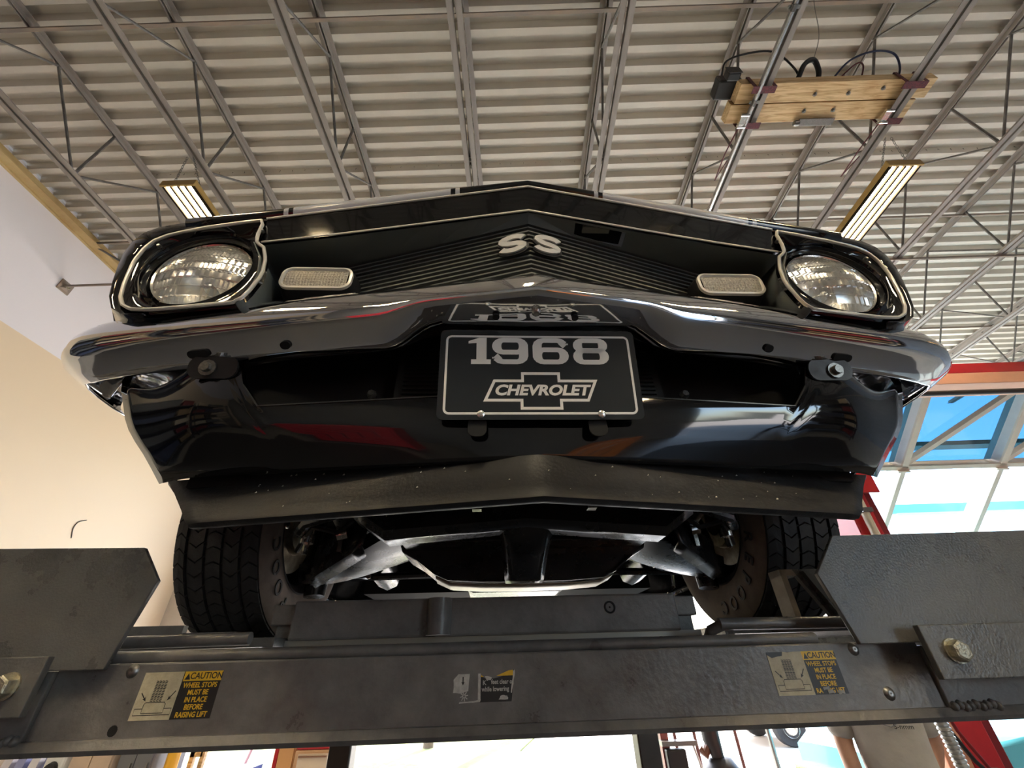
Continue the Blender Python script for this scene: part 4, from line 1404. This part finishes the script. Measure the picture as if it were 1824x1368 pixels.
MB().tube(curve([(.80, .12, .012), (.90, .0, .06), (1.10, -.04, .12), (1.28, -.02, .12), (1.36, .06, .06), (1.38, .16, .012)]), .008, 6).build('wire', mat('blue_wire', (.02, .03, .08), .5), wn, smooth=50)
MB().tube(curve([(.84, .14, .012), (.96, .02, .05), (1.04, .04, .06), (1.06, .14, .012)]), .006, 6).build('wire', M_strap, wn, smooth=50)
MB().tube(curve([(.62, .0, .1), (.66, -.12, .25), (.60, -.28, .42), (.64, -.36, .6)]), .003, 5).build('thin_wire', M_screw, wn, smooth=50)

# ------------------------------------------------------------------ red two-post lift at the right
rl = empty('two_post_lift', (2.45, 3.15, FLOOR), 'red two-post lift with an overhead beam standing to the right', 'car lift')
RO = (2.45, 3.15, FLOOR)
M_red_lit = mat('salmon_panel', (.80, .40, .26), .45, var=.08, vscale=6)  # bright daylight on the red paint, put into the colour
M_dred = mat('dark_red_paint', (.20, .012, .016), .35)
PX0, PX1 = 2.27, 2.62
MB().box(2.40, 2.56, 3.0, 3.30, FLOOR, 1.95).build('column', M_red, rl, O=RO, bevel=.006)
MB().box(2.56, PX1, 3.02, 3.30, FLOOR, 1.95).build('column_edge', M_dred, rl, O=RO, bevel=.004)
MB().box(PX0, 2.40, 3.0, 3.26, FLOOR, .55).build('column_cover', M_red_lit, rl, O=RO, bevel=.006)  # brightly lit face of the red column, painted peach
MB().box(2.30, 2.66, 2.97, 3.0, .95, 1.16).build('column_cap', M_red, rl, O=RO, bevel=.004)
MB().box(2.25, 2.75, 2.97, 3.4, FLOOR, FLOOR + .02).build('base_plate', M_dred, rl, O=RO)
MB().box(2.27, 6.1, 3.0, 3.22, 1.99, 2.09).build('overhead_beam', M_red, rl, O=RO, bevel=.004)
MB().box(2.45, 6.1, 3.0, 3.22, 1.88, 1.99).build('beam_skirt', M_red_lit, rl, O=RO, bevel=.004)  # lit lower face of the red beam, painted peach
MB().tube([(2.6, 3.0, 1.79), (6.0, 3.0, 1.79)], .022, 10).build('shutoff_bar', mat('bar_brown', (.04, .03, .025), .5), rl, O=RO, smooth=50)
MB().box(5.8, 6.1, 3.0, 3.3, FLOOR, 1.95).build('column', M_red, rl, O=RO, bevel=.006)
MB().tube([(2.46, 2.955, .2), (2.46, 2.955, 1.05)], .026, 10).build('conduit', M_cream, rl, O=RO, smooth=50)
MB().box(2.425, 2.50, 2.92, 2.96, .80, .83).build('conduit_clip', M_screw, rl, O=RO)
MB().tube([(2.27, 2.94, -.2), (2.30, 2.94, -.35), (2.36, 2.93, -.50), (2.43, 2.93, -.58), (2.45, 2.93, -1.1)], .011, 8).build('hydraulic_hose', M_cable, rl, O=RO, smooth=50)
MB().tube([(2.33, 2.95, -.2), (2.36, 2.95, -.38), (2.44, 2.95, -.55), (2.50, 2.95, -1.1)], .009, 8).build('hydraulic_hose', M_dred, rl, O=RO, smooth=50)
MB().box(2.42, 2.47, 2.91, 2.95, -.58, -.53).build('hose_fitting', M_screw, rl, O=RO)

# ------------------------------------------------------------------ glazed overhead door at the right, tilted on its track
od = empty('overhead_door', (4.2, 4.26, 1.6), 'tilted cream-framed overhead door with blue tinted panes', 'overhead door')
DO = (4.2, 4.26, 1.6)
M_pane = glass('blue_pane', (.19, .33, .42), .03)
M_pane2 = glass('clear_pane', (.80, .92, .96), .03)


def dp(x, t_, n):
    return (x, 4.26 + .8 * t_ + .6 * n, 1.6 - .6 * t_ + .8 * n)


def dbox(x0, x1, t0, t1, n0, n1):
    b_ = MB().box(x0, x1, t0, t1, n0, n1)
    b_.v = [dp(*p) for p in b_.v]
    return b_


stx = [3.14, 4.2, 5.26, 6.32, 7.38, 8.44]
for k, x in enumerate(stx):
    for t0, t1, w in ((-.98, 0, .034), (.03, 1.7, .026)):
        st = dbox(x - w, x + w, t0, t1, 0, .02).build('stile', M_cream, od, O=DO)
        dbox(x - w, x - w + .012, t0, t1, .02, .16).build('stile_web', M_white, st, O=(0, 0, 0))
    dbox(x - .075, x + .055, .012, .03, -.02, .05).build('hinge_plate', M_cream, od, O=DO)
for t0, t1 in ((-1.03, -.98), (-.035, .012), (1.7, 1.76)):
    ra = dbox(3.1, 8.5, t0, t1, 0, .02).build('rail', M_cream, od, O=DO)
    dbox(3.1, 8.5, t1 - .012, t1, .02, .16).build('rail_web', mat('rail_grey', (.50, .46, .41), .5), ra, O=(0, 0, 0))
for k in range(5):
    dbox(stx[k] + .04, stx[k + 1] - .036, -.98, -.035, .10, .106).build('pane', M_pane, od, O=DO)
    dbox(stx[k] + .04, stx[k + 1] - .036, .03, 1.7, .10, .106).build('pane', M_pane2, od, O=DO)
    a0, a1 = Vector(dp(stx[k] + .05, -.05, .03)), Vector(dp(stx[k + 1] - .03, -.95, .03))
    d = (a1 - a0).normalized()
    nn = Vector((0, .6, .8))
    sd_ = d.cross(nn).normalized() * .026
    MB().prism([a0 + sd_, a0 - sd_, a1 - sd_, a1 + sd_], nn * .05).build('diagonal_brace', M_cream, od, O=DO)
for x in (3.06, 8.54):
    MB().tube([dp(x, -1.05, .05), dp(x, 1.9, .05), (x, YF - .05, .2), (x, YF - .05, FLOOR + .05)], .03, 8).build('track', M_screw, od, O=DO)
for st in [o for o in od.children]:
    for c in st.children:
        c.data.transform(Matrix.Translation((-DO[0], -DO[1], -DO[2])))
# hangers of the door track
for x in (3.06, 8.54):
    MB().tube([dp(x, -1.02, .05), (x, 3.3, 3.80)], .012, 6).build('track_hanger', M_screw, od, O=DO)

# ------------------------------------------------------------------ person behind the lift
def skinned(name, verts, edges, radii, m, parent, root=0, sub=2):
    me = D.meshes.new(name)
    me.from_pydata(verts, edges, [])
    ob = D.objects.new(name, me)
    COL.objects.link(ob)
    ob.parent = parent
    md = ob.modifiers.new('skin', 'SKIN')
    md.use_smooth_shade = True
    sv = me.skin_vertices[0].data if me.skin_vertices else None
    if sv is None:
        bm = bmesh.new()
        bm.from_mesh(me)
        bm.verts.layers.skin.verify()
        bm.to_mesh(me)
        bm.free()
        sv = me.skin_vertices[0].data
    for i, r in enumerate(radii):
        sv[i].radius = r if isinstance(r, tuple) else (r, r)
        sv[i].use_root = (i == root)
    s_ = ob.modifiers.new('sub', 'SUBSURF')
    s_.levels = s_.render_levels = sub
    me.materials.append(m)
    return ob


M_skin = mat('skin', (.60, .33, .22), .5, var=.12, vscale=20)
M_shirt = mat('tee_grey', (.56, .52, .47), .85, var=.12, vscale=9, bump=.5, bscale=11)
M_jean = mat('work_trousers', (.05, .06, .09), .8, var=.2, vscale=20)
man = empty('person', (1.96, 2.92, FLOOR), 'person in a pale grey T-shirt standing behind the crossbeam by the red column', 'person', rz=R(-24))
# body: pelvis at root, arms hanging slightly forward
bv = [(0, 0, .95), (0, 0, 1.10), (0, .0, 1.28), (0, .01, 1.42), (0, 0, 1.50), (0, -.01, 1.56),       # 0-5 spine to neck
      (-.175, .01, 1.41), (-.218, .02, 1.17), (-.218, -.07, .96), (-.225, -.13, .87),                 # 6-9 right arm to wrist
      (.170, .01, 1.41), (.200, .10, 1.17), (.15, .17, 1.02), (.10, .17, .97),                      # 10-13 left arm
      (-.10, 0, .90), (-.115, -.01, .50), (-.12, .02, .09), (.10, 0, .90), (.115, -.01, .50), (.12, .02, .09),
      (-.12, -.12, .035), (.12, -.12, .035)]
be = [(0, 1), (1, 2), (2, 3), (3, 4), (4, 5), (3, 6), (6, 7), (7, 8), (8, 9), (3, 10), (10, 11), (11, 12), (12, 13), (0, 14), (14, 15), (15, 16), (0, 17), (17, 18), (18, 19), (16, 20), (19, 21)]
brad = [(.16, .11), (.145, .10), (.16, .11), (.13, .085), .058, .056, .062, .047, .04, .028, .062, .047, .04, .028, .085, .058, .04, .085, .058, .04, .035, .035]
body = skinned('body', bv, be, brad, M_skin, man)
sv_ = [(0, 0, .90), (0, 0, 1.10), (0, 0, 1.28), (0, .01, 1.40), (0, .005, 1.465), (-.170, .01, 1.40), (-.222, .02, 1.18), (.165, .01, 1.40), (.195, .085, 1.20)]
skinned('shirt', sv_, [(0, 1), (1, 2), (2, 3), (3, 4), (3, 5), (5, 6), (3, 7), (7, 8)], [(.185, .145), (.172, .135), (.185, .140), (.160, .115), (.085, .075), .078, .074, .078, .074], M_shirt, man)
skinned('trousers', [(0, 0, .98), (0, 0, .92), (-.105, 0, .88), (-.117, -.01, .50), (-.12, .02, .09), (.105, 0, .88), (.117, -.01, .50), (.12, .02, .09)], [(0, 1), (1, 2), (2, 3), (3, 4), (1, 5), (5, 6), (6, 7)], [(.175, .13), (.18, .135), .10, .078, .065, .10, .078, .065], M_jean, man)
# head with face
hd = MB()
hr_ = []
for j in range(17):
    ph = -math.pi / 2 + math.pi * j / 16
    row = []
    for i in range(24):
        th_ = 2 * math.pi * i / 24
        x, y_, z = .076 * math.cos(ph) * math.cos(th_), .096 * math.cos(ph) * math.sin(th_), .118 * math.sin(ph)
        fr = -math.sin(th_) * math.cos(ph)
        if fr > .3:
            if abs(z + .005) < .03 and abs(x) < .016:
                y_ -= .020 * (1 - abs(x) / .016) * (1 - (z + .005) / .03 if z < .0 else 1)
            if abs(z - .022) < .016 and .018 < abs(x) < .05:
                y_ += .008
            if abs(z + .055) < .012 and abs(x) < .03:
                y_ -= .004
        if z < -.05:
            x *= 1 - 1.6 * (-z - .05)
        row.append((x, y_, z))
    hr_.append(row)
head = MB().grid(hr_, cu=True)
head.v = [(p[0], p[1] - .02, p[2] + 1.665) for p in head.v]
ho = head.build('head', M_skin, man, smooth=60)
for s in (-1, 1):
    MB().lathe([(0, -.011), (.008, -.008), (.011, 0), (.008, .008), (0, .011)], (s * .032, -.100, 1.685), (0, 1, 0), 10).build('eye', mat('eye_dark', (.05, .03, .02), .2), ho, smooth=60)
    MB().lathe([(0, -.006), (.018, -.004), (.026, 0), (.018, .006), (0, .004)], (s * .078, -.005, 1.665), (1, 0, 0), 12).build('ear', M_skin, ho, smooth=60)
MB().tube([(-.026, -.105, 1.612), (-.01, -.112, 1.610), (.01, -.112, 1.610), (.026, -.105, 1.612)], [.003, .005, .005, .003], 8).build('mouth', mat('lips', (.42, .16, .13), .5), ho, smooth=60)
hair = MB().grid([[(1.07 * p[0], 1.07 * p[1] + .004, 1.05 * p[2] + .004) for p in r] for r in hr_[10:]], cu=True)
hair.v = [(p[0], p[1] - .012, p[2] + 1.665) for p in hair.v]
hair.build('hair', mat('hair_brown', (.06, .04, .025), .6, bump=.4, bscale=60), man, smooth=60)
# hands with five fingers
for s in (-1, 1):
    hv = [(s * .225, -.13, .875), (s * .222, -.15, .83), (s * .22, -.162, .795)]
    hedge = [(0, 1), (1, 2)]
    hrad = [.026, (.040, .020), (.040, .018)]
    for k, (off, ln_) in enumerate(((-.030, .070), (-.010, .080), (.011, .076), (.030, .058))):
        b0 = len(hv)
        hv += [(s * .22 + off, -.166, .775), (s * .22 + off, -.176, .775 - ln_ * .5), (s * .22 + off, -.170, .775 - ln_)]
        hedge += [(2, b0), (b0, b0 + 1), (b0 + 1, b0 + 2)]
        hrad += [.0095, .0085, .007]
    b0 = len(hv)
    hv += [(s * .185, -.165, .82), (s * .168, -.178, .795), (s * .164, -.185, .768)]
    hedge += [(1, b0), (b0, b0 + 1), (b0 + 1, b0 + 2)]
    hrad += [.012, .010, .008]
    if s > 0:
        hv = [(p[0] - .125, p[1] + .30, p[2] + .10) for p in hv]
    skinned('hand', hv, hedge, hrad, M_skin, man)
    MB().box(s * .12 - .048, s * .12 + .048, -.19, .08, 0, .085).build('shoe', M_cable, man, bevel=.03)
text_mesh('S-nmm', .03, Matrix(((1, 0, 0, .055), (0, 0, -1, -.143), (0, 1, 0, 1.265), (0, 0, 0, 1))), ext=.001).build('shirt_print', M_cable, man)
MB().tube([(-.045, -.105, 1.30), (-.03, -.135, 1.275), (0, -.145, 1.265), (.03, -.135, 1.275), (.045, -.105, 1.30)], .004, 6).build('lanyard', mat('lanyard_grey', (.3, .3, .32), .5), man, smooth=50)

# flexible silver exhaust duct hanging in front
fd = MB()
pts = [(1.50 + .02 * math.sin(k * .017) + .00053 * k, 2.0 + .0003 * k, .35 - .00434 * k) for k in range(420)]
fd.tube(pts, [.0225 if k % 3 else .0175 for k in range(420)], 12)
tag(fd.build('exhaust_duct', mat('duct_silver', (.62, .62, .60), .35, .7), O=(1.72, 2.12, FLOOR), smooth=30), 'ribbed silver exhaust duct hanging in front of the T-shirt', 'hose')

# ------------------------------------------------------------------ outside
M_conc = mat('driveway_concrete', (.60, .54, .46), .8, var=.12, vscale=.7)
struct('ground', MB().box(-60, 60, -60, 120, FLOOR - .45, FLOOR - .16), M_conc, 'pale concrete driveway outside the bays', 'ground')
lawn = MB()
poly = [(-9, 8.6), (-.3, 8.6), (.1, 10), (-.1, 12.5), (.6, 16), (2, 22), (-9, 22)]
lawn.prism([(x, y_, FLOOR - .16) for x, y_ in poly], (0, 0, .04))
gl_ = lawn.build('lawn', mat('dry_grass', (.17, .175, .05), .9, var=.45, vscale=2.5, col2=(.09, .12, .03), bump=.6, bscale=60), O=(-3, 12, FLOOR - .16))
tag(gl_, 'sunlit yellow-green lawn beyond the bay', 'lawn', kind='structure')
tr = empty('tree', (-2.35, 13.2, FLOOR - .14), 'slim tree on the lawn seen under the crossbeam', 'tree')
MB().tube([(0, 0, 0), (.02, 0, .8), (-.03, .02, 2.0), (.05, 0, 3.4)], [.13, .10, .085, .05], 10).build('trunk', mat('bark', (.16, .11, .07), .9, bump=.6, bscale=30), tr, smooth=50)
rnd = random.Random(4)
lf = MB()
for k in range(900):
    a, b_, rr = rnd.uniform(0, 6.28), rnd.uniform(-1, 1), rnd.random() ** .4
    c = Vector((1.5 * rr * math.cos(a) * math.sqrt(1 - b_ * b_), 1.5 * rr * math.sin(a) * math.sqrt(1 - b_ * b_), 3.9 + 1.2 * rr * b_))
    e1 = Vector((rnd.uniform(-1, 1), rnd.uniform(-1, 1), rnd.uniform(-1, 1))).normalized() * .12
    e2 = e1.cross(Vector((rnd.uniform(-1, 1), 1, rnd.uniform(-1, 1)))).normalized() * .07
    lf.add([c - e1, c + e2, c + e1, c - e2], [(0, 1, 2, 3)])
o = lf.build('leaves', mat('leaf_green', (.10, .20, .04), .7), tr)
o['kind'] = 'stuff'


def simple_car(name, loc, rz, label, paint, truck=False):
    e = empty(name, loc, label, 'car', rz=rz)
    prof = ([(-2.3, .45), (-2.3, .85), (-2.2, .95), (-.6, 1.0), (-.55, 1.55), (-.35, 1.7), (.55, 1.7), (1.0, 1.08), (2.2, .98), (2.35, .8), (2.35, .42)] if truck
            else [(-2.3, .42), (-2.32, .80), (-2.1, .92), (-1.2, .97), (-.75, 1.33), (-.1, 1.42), (.5, 1.36), (1.0, .98), (2.0, .90), (2.25, .75), (2.28, .40)])
    rows = []
    for yv, sc in ((-.90, .93), (-.87, .98), (-.6, 1.0), (.6, 1.0), (.87, .98), (.90, .93)):
        rows.append([(x, yv if z < 1.02 else yv * .78, .40 + (z - .40) * sc) for x, z in prof])
    b_ = MB().grid(rows)
    n_ = len(prof)
    b_.f.append(tuple(range(n_)))
    b_.f.append(tuple(range(6 * n_ - 1, 5 * n_ - 1, -1)))
    b_.build('body', paint, e, smooth=35)
    for s in (-1, 1):
        wn_ = [(-.45, 1.04), (-.4, 1.5), (.45, 1.58), (.85, 1.06)] if truck else [(-1.0, .99), (-.7, 1.28), (.42, 1.30), (.8, 1.0)]
        MB().prism([(x, s * (.90 if z < 1.1 else .72), z) for x, z in wn_], (0, s * .01, 0)).build('side_window', mat('dark_window', (.03, .05, .06), .05), e)
        for x in (-1.4, 1.4):
            w = MB().lathe([(.0, -.02), (.19, -.02), (.21, .01), (.33, .0), (.345, .04), (.345, .19), (.32, .21), (0, .21)], (x, s * .93, .345), (0, -s, 0), 24).build('wheel', M_rubber, e, smooth=40)
            MB().lathe([(0, -.035), (.05, -.035), (.17, -.015), (.19, -.022)], (x, s * .93, .345), (0, -s, 0), 18).build('hubcap', M_chrome_dull, w, smooth=40)
    MB().box(-2.40, -2.28, -.88, .88, .45, .60).build('rear_bumper', M_chrome, e, bevel=.02)
    MB().box(2.25, 2.40, -.88, .88, .42, .58).build('front_bumper', M_chrome, e, bevel=.02)
    return e


simple_car('pickup_truck', (7.4, 13.0, FLOOR - .16), R(180), 'cream pickup truck parked on the driveway outside', mat('truck_cream', (.72, .60, .48), .3), True)
tq = simple_car('vintage_car', (5.55, 5.9, FLOOR), R(192), 'turquoise vintage car beside the person in the T-shirt', mat('turquoise_paint', (.10, .45, .55), .2, coat=.5))
simple_car('parked_car', (9.3, 9.8, FLOOR - .16), R(170), 'pale green parked car outside at the far right', mat('pale_green', (.45, .56, .50), .25))
cn = empty('shade_canopy', (7.5, 15.0, FLOOR - .16), 'blue-edged canopy outside seen through the lower door panes', 'canopy')
MB().box(-8, 14, -.1, .3, 5.75, 6.05).build('fascia', mat('canopy_blue', (.10, .42, .62), .4), cn)
for x in (-7.5, -1, 6, 13):
    MB().box(x - .1, x + .1, 0, .2, 0, 5.75).build('post', M_white, cn)

# ------------------------------------------------------------------ things along the far side, seen under the crossbeam
M_beige = mat('beige_metal', (.60, .45, .33), .45, var=.1, vscale=5)
M_grey = mat('grey_metal', (.22, .22, .23), .4, var=.15, vscale=4)
fz = FLOOR
pst = empty('panel_stack', (-4.72, 5.0, fz), 'pale panels leaning in a stack at the far left', 'panels')
for k in range(4):
    MB().prism([(-.26 + .13 * k, 0, 0), (-.18 + .13 * k, 0, 0), (-.06 + .13 * k, .1, 1.25), (-.14 + .13 * k, .1, 1.25)], (0, .9, 0)).build('panel', mat('panel_%d' % k, ((.66, .62, .68), (.30, .32, .55), (.72, .70, .74), (.16, .18, .36))[k], .4), pst)
vm = empty('floor_fan', (-4.30, 4.95, fz), 'small white shop machine with a dark round dial', 'machine')
MB().box(-.09, .09, 0, .3, 0, 1.02).build('cabinet', M_white, vm, bevel=.02)
MB().lathe([(0, -.03), (.05, -.03), (.06, 0), (0, 0)], (0, 0, .88), (0, 1, 0), 18).build('dial', M_cable, vm, smooth=40)
bc = empty('storage_cabinet', (-3.99, 5.0, fz), 'beige metal storage cabinet left of the grey locker', 'cabinet')
MB().box(-.19, .19, 0, .45, 0, 1.2).build('body', M_beige, bc, bevel=.01)
for s in (-1, 1):
    d = MB().box(-.185 if s < 0 else .005, -.005 if s < 0 else .185, -.02, 0, .05, 1.17).build('door', M_beige, bc, bevel=.004)
    MB().box(s * .03 - .008, s * .03 + .008, -.04, -.02, .6, .75).build('handle', M_screw, d)
lk = empty('metal_locker', (-3.62, 5.05, fz), 'dark grey locker between the beige cabinet and the yellow post', 'locker')
MB().box(-.15, .17, 0, .45, 0, 1.25).build('body', M_grey, lk, bevel=.01)
for k in range(2):
    d = MB().box(-.145 + .155 * k, .005 + .155 * k, -.02, 0, .04, 1.22).build('door', mat('locker_door', (.15, .15, .16), .4), lk, bevel=.004)
    MB().box(-.02 + .155 * k, -.01 + .155 * k, -.04, -.02, .7, .9).build('handle', M_screw, d)
wb2 = empty('workbench', (-3.42, 5.9, fz), 'low workbench with a blue edge under the locker', 'workbench')
MB().box(-.7, .45, -.3, .3, .64, .70).build('top', mat('bench_blue', (.05, .08, .25), .4), wb2)
for x in (-.65, .40):
    for y_ in (-.25, .25):
        MB().box(x - .03, x + .03, y_ - .03, y_ + .03, 0, .64).build('leg', M_grey, wb2)
yp = empty('bollard', (-3.34, 5.15, fz), 'yellow bollard beside the wooden frame', 'bollard')
MB().lathe([(0, 1.2), (.04, 1.19), (.055, 1.15), (.055, .02), (.09, .02), (.09, 0), (0, 0)], (0, 0, 0), (0, 0, 1), 18).build('post', mat('bollard_yellow', (.80, .42, .03), .45), yp, smooth=40)
wf = empty('wooden_frame', (-3.20, 5.25, fz), 'narrow wooden frame right of the yellow bollard', 'frame')
for x in (-.05, .05):
    MB().prism([(x - .02, 0, 0), (x + .02, 0, 0), (x + .05, 0, 1.2), (x + .01, 0, 1.2)], (0, .04, 0)).build('rail', M_wood, wf)
for z in (.3, .6, .9):
    MB().box(-.05, .07, 0, .03, z, z + .04).build('rung', M_wood, wf)
ct = empty('utility_cart', (-3.7, 7.9, fz - .16), 'tubular cart silhouetted in the bright left bay', 'cart')
for x in (-.35, .35):
    MB().tube([(x - .1, 0, .1), (x, 0, .6), (x + .12, 0, 1.0)], .02, 8).build('tube', mat('cart_mauve', (.22, .12, .16), .5), ct, smooth=50)
MB().box(-.4, .4, -.2, .4, .35, .39).build('tray', M_grey, ct)
for x in (-.35, .35):
    MB().lathe([(0, -.02), (.08, -.02), (.1, 0), (.08, .02), (0, .02)], (x, .1, .1), (0, 1, 0), 16).build('caster', M_cable, ct)
tcx = empty('tool_chest', (-1.97, 5.05, fz), 'tool chest with a red top and cream drawers', 'tool chest')
MB().box(-.17, .17, 0, .45, .08, .95).build('body', mat('chest_tan', (.60, .36, .20), .4), tcx, bevel=.01)
MB().box(-.17, .17, 0, .45, .95, 1.10).build('lid', M_red, tcx, bevel=.02)
for k in range(7):
    d = MB().box(-.13, .15, -.02, 0, .12 + .117 * k, .225 + .117 * k).build('drawer', mat('drawer_cream', (.72, .58, .44), .4), tcx, bevel=.004)
    MB().box(-.12, .14, -.035, -.02, .20 + .117 * k, .212 + .117 * k).build('handle', mat('handle_brown', (.25, .13, .08), .4), d)
for x in (-.13, .13):
    MB().lathe([(0, -.02), (.035, -.02), (.04, 0), (.035, .02), (0, .02)], (x, .2, .04), (1, 0, 0), 14).build('caster', M_cable, tcx)
oc = empty('parts_cabinet', (-2.25, 5.1, fz), 'orange-tan cabinet with a red edge beside the tool chest', 'cabinet')
MB().box(-.07, .09, 0, .4, 0, 1.2).build('body', mat('cab_orange', (.62, .33, .14), .4), oc, bevel=.01)
MB().box(-.11, -.07, 0, .4, 0, 1.2).build('edge_panel', M_red, oc, bevel=.01)
MB().box(-.06, .08, -.015, 0, .1, 1.1).build('door', mat('cab_orange', (.62, .33, .14), .4), oc, bevel=.004)
cbx = empty('control_post', (1.11, 4.3, fz), 'slim post with a dark control box right of the lift column', 'control box')
MB().box(-.03, .03, -.03, .03, 0, 1.15).build('post', mat('post_red', (.35, .10, .09), .4), cbx)
MB().box(-.02, .13, -.10, -.03, .82, 1.0).build('box', M_cable, cbx, bevel=.01)
MB().box(-.05, .22, -.12, -.02, 1.02, 1.05).build('shelf', M_screw, cbx)
MB().tube([(.20, -.07, 1.02), (.25, -.08, .8), (.28, -.08, .5), (.2, -.07, .3)], .008, 6).build('cable', M_white, cbx, smooth=50)
for k, (x, lab) in enumerate(((1.24, 'thin brown pole, left one of the pair by the control box'), (1.40, 'thin brown pole, right one of the pair by the control box'), (1.73, 'thin brown pole right of the hanging black bag'))):
    p = empty('pole', (x, 4.35, fz), lab, 'pole', group='thin poles')
    MB().tube([(0, 0, 0), (-.03, 0, 1.25)], .013, 8).build('shaft', mat('pole_brown', (.22, .10, .09), .45), p, smooth=50)
    MB().lathe([(0, .02), (.05, .015), (.06, 0), (0, 0)], (0, 0, 0), (0, 0, 1), 14).build('foot', M_cable, p)
hb = empty('engine_hoist', (1.66, 4.75, fz), 'black engine hoist with straps hanging right of the poles', 'hoist')
MB().tube([(-.02, 0, 1.25), (-.02, 0, .98), (0, -.02, .86)], [.075, .075, .05], 10).build('mast', M_cable, hb, smooth=40)
MB().tube([(-.14, 0, .93), (-.10, 0, .88), (-.03, 0, .98)], .035, 8).build('bracket', mat('hoist_brown', (.14, .07, .04), .4), hb, smooth=40)
MB().lathe([(0, .88), (.09, .86), (.15, .78), (.17, .6), (.18, .1), (.2, 0), (0, 0)], (.02, 0, 0), (0, 0, 1), 16).build('body', M_cable, hb, smooth=50)
for x in (-.10, .08):
    MB().tube([(x, -.16, .80), (x + .02, -.18, .7), (x, -.19, .5)], .015, 6).build('strap', mat('hoist_pink', (.45, .18, .16), .5), hb, smooth=50)

# ------------------------------------------------------------------ unseen things added on the near side for the chrome to mirror
for x, y_, lab, col in ((-2.2, -4.2, 'red roller tool cabinet on the near side of the shop, left', (.5, .02, .03)), (1.9, -3.6, 'orange roller tool cabinet on the near side of the shop, right', (.55, .16, .03))):
    e = empty('roller_cabinet', (x, y_, fz), lab, 'tool chest', group='roller cabinets')
    pm = mat('cab_%d' % int(x * 10), col, .35)
    MB().box(-.7, .7, -.3, .3, .12, 1.25).build('body', pm, e, bevel=.015)
    for k in range(6):
        d = MB().box(-.66, .66, .3, .32, .16 + .175 * k, .32 + .175 * k).build('drawer', pm, e, bevel=.005)
        MB().box(-.5, .5, .32, .345, .29 + .175 * k, .305 + .175 * k).build('handle', M_chrome_dull, d)
    for sx in (-.55, .55):
        MB().lathe([(0, -.03), (.05, -.03), (.06, 0), (.05, .03), (0, .03)], (sx, 0, .06), (1, 0, 0), 14).build('caster', M_cable, e)

# tall unseen shelving with bins, added to darken reflections in the chrome
M_added_shelf = mat('shelf_dark', (.03, .03, .035), .5)
BOXC = ((.22, .15, .08), (.05, .06, .1), (.16, .015, .02), (.12, .12, .12), (.5, .42, .3), (.03, .03, .03))
for n_, (x, y_, rz_, lab) in enumerate(((-4.75, -1.1, 0, 'dark steel shelving against the left wall behind the photographer'), (-4.75, -4.2, 0, 'dark steel shelving at the back end of the left wall'), (5.2, -2.4, R(180), 'dark steel shelving to the right behind the photographer'))):
    e = empty('shelving_unit', (x, y_, fz), lab, 'shelving', rz=rz_)
    for sx in (-.3, .3):
        for sy in (-1.3, 1.3):
            MB().box(sx - .03, sx + .03, sy - .03, sy + .03, 0, 3.4).build('upright', M_added_shelf, e)
    for k in range(5):
        MB().box(-.32, .32, -1.33, 1.33, .3 + .72 * k, .34 + .72 * k).build('shelf', M_added_shelf, e)
    MB().box(-.335, -.325, -1.3, 1.3, .1, 3.4).build('back_panel', M_added_shelf, e)
    short = ('near left rack', 'back left rack', 'right rack')[n_]
    for k in range(5):
        for q, (yc, w_) in enumerate(((-.68, 1.05), (.60, 1.2))):
            c_ = (2 * k + q + n_) % 6
            sg_ = 1 if rz_ == 0 else -1
            bxn = empty('storage_bin', (x, y_ + yc * sg_, fz + .342 + .72 * k), '%s storage bin on the %s shelf of the %s' % (('brown', 'navy', 'red', 'grey', 'tan', 'black')[c_], ORD[k], short), 'bin', group='shelf bins')
            bm_ = mat('bin_%d' % c_, BOXC[c_], .5)
            h_ = .3 + .05 * ((k + q) % 4)
            MB().box(-.24, .24, -w_ / 2 + .01, w_ / 2 - .01, 0, h_ - .04).build('bin', bm_, bxn, bevel=.008)
            MB().box(-.25, .25, -w_ / 2, w_ / 2, h_ - .04, h_).build('lid', bm_, bxn, bevel=.006)
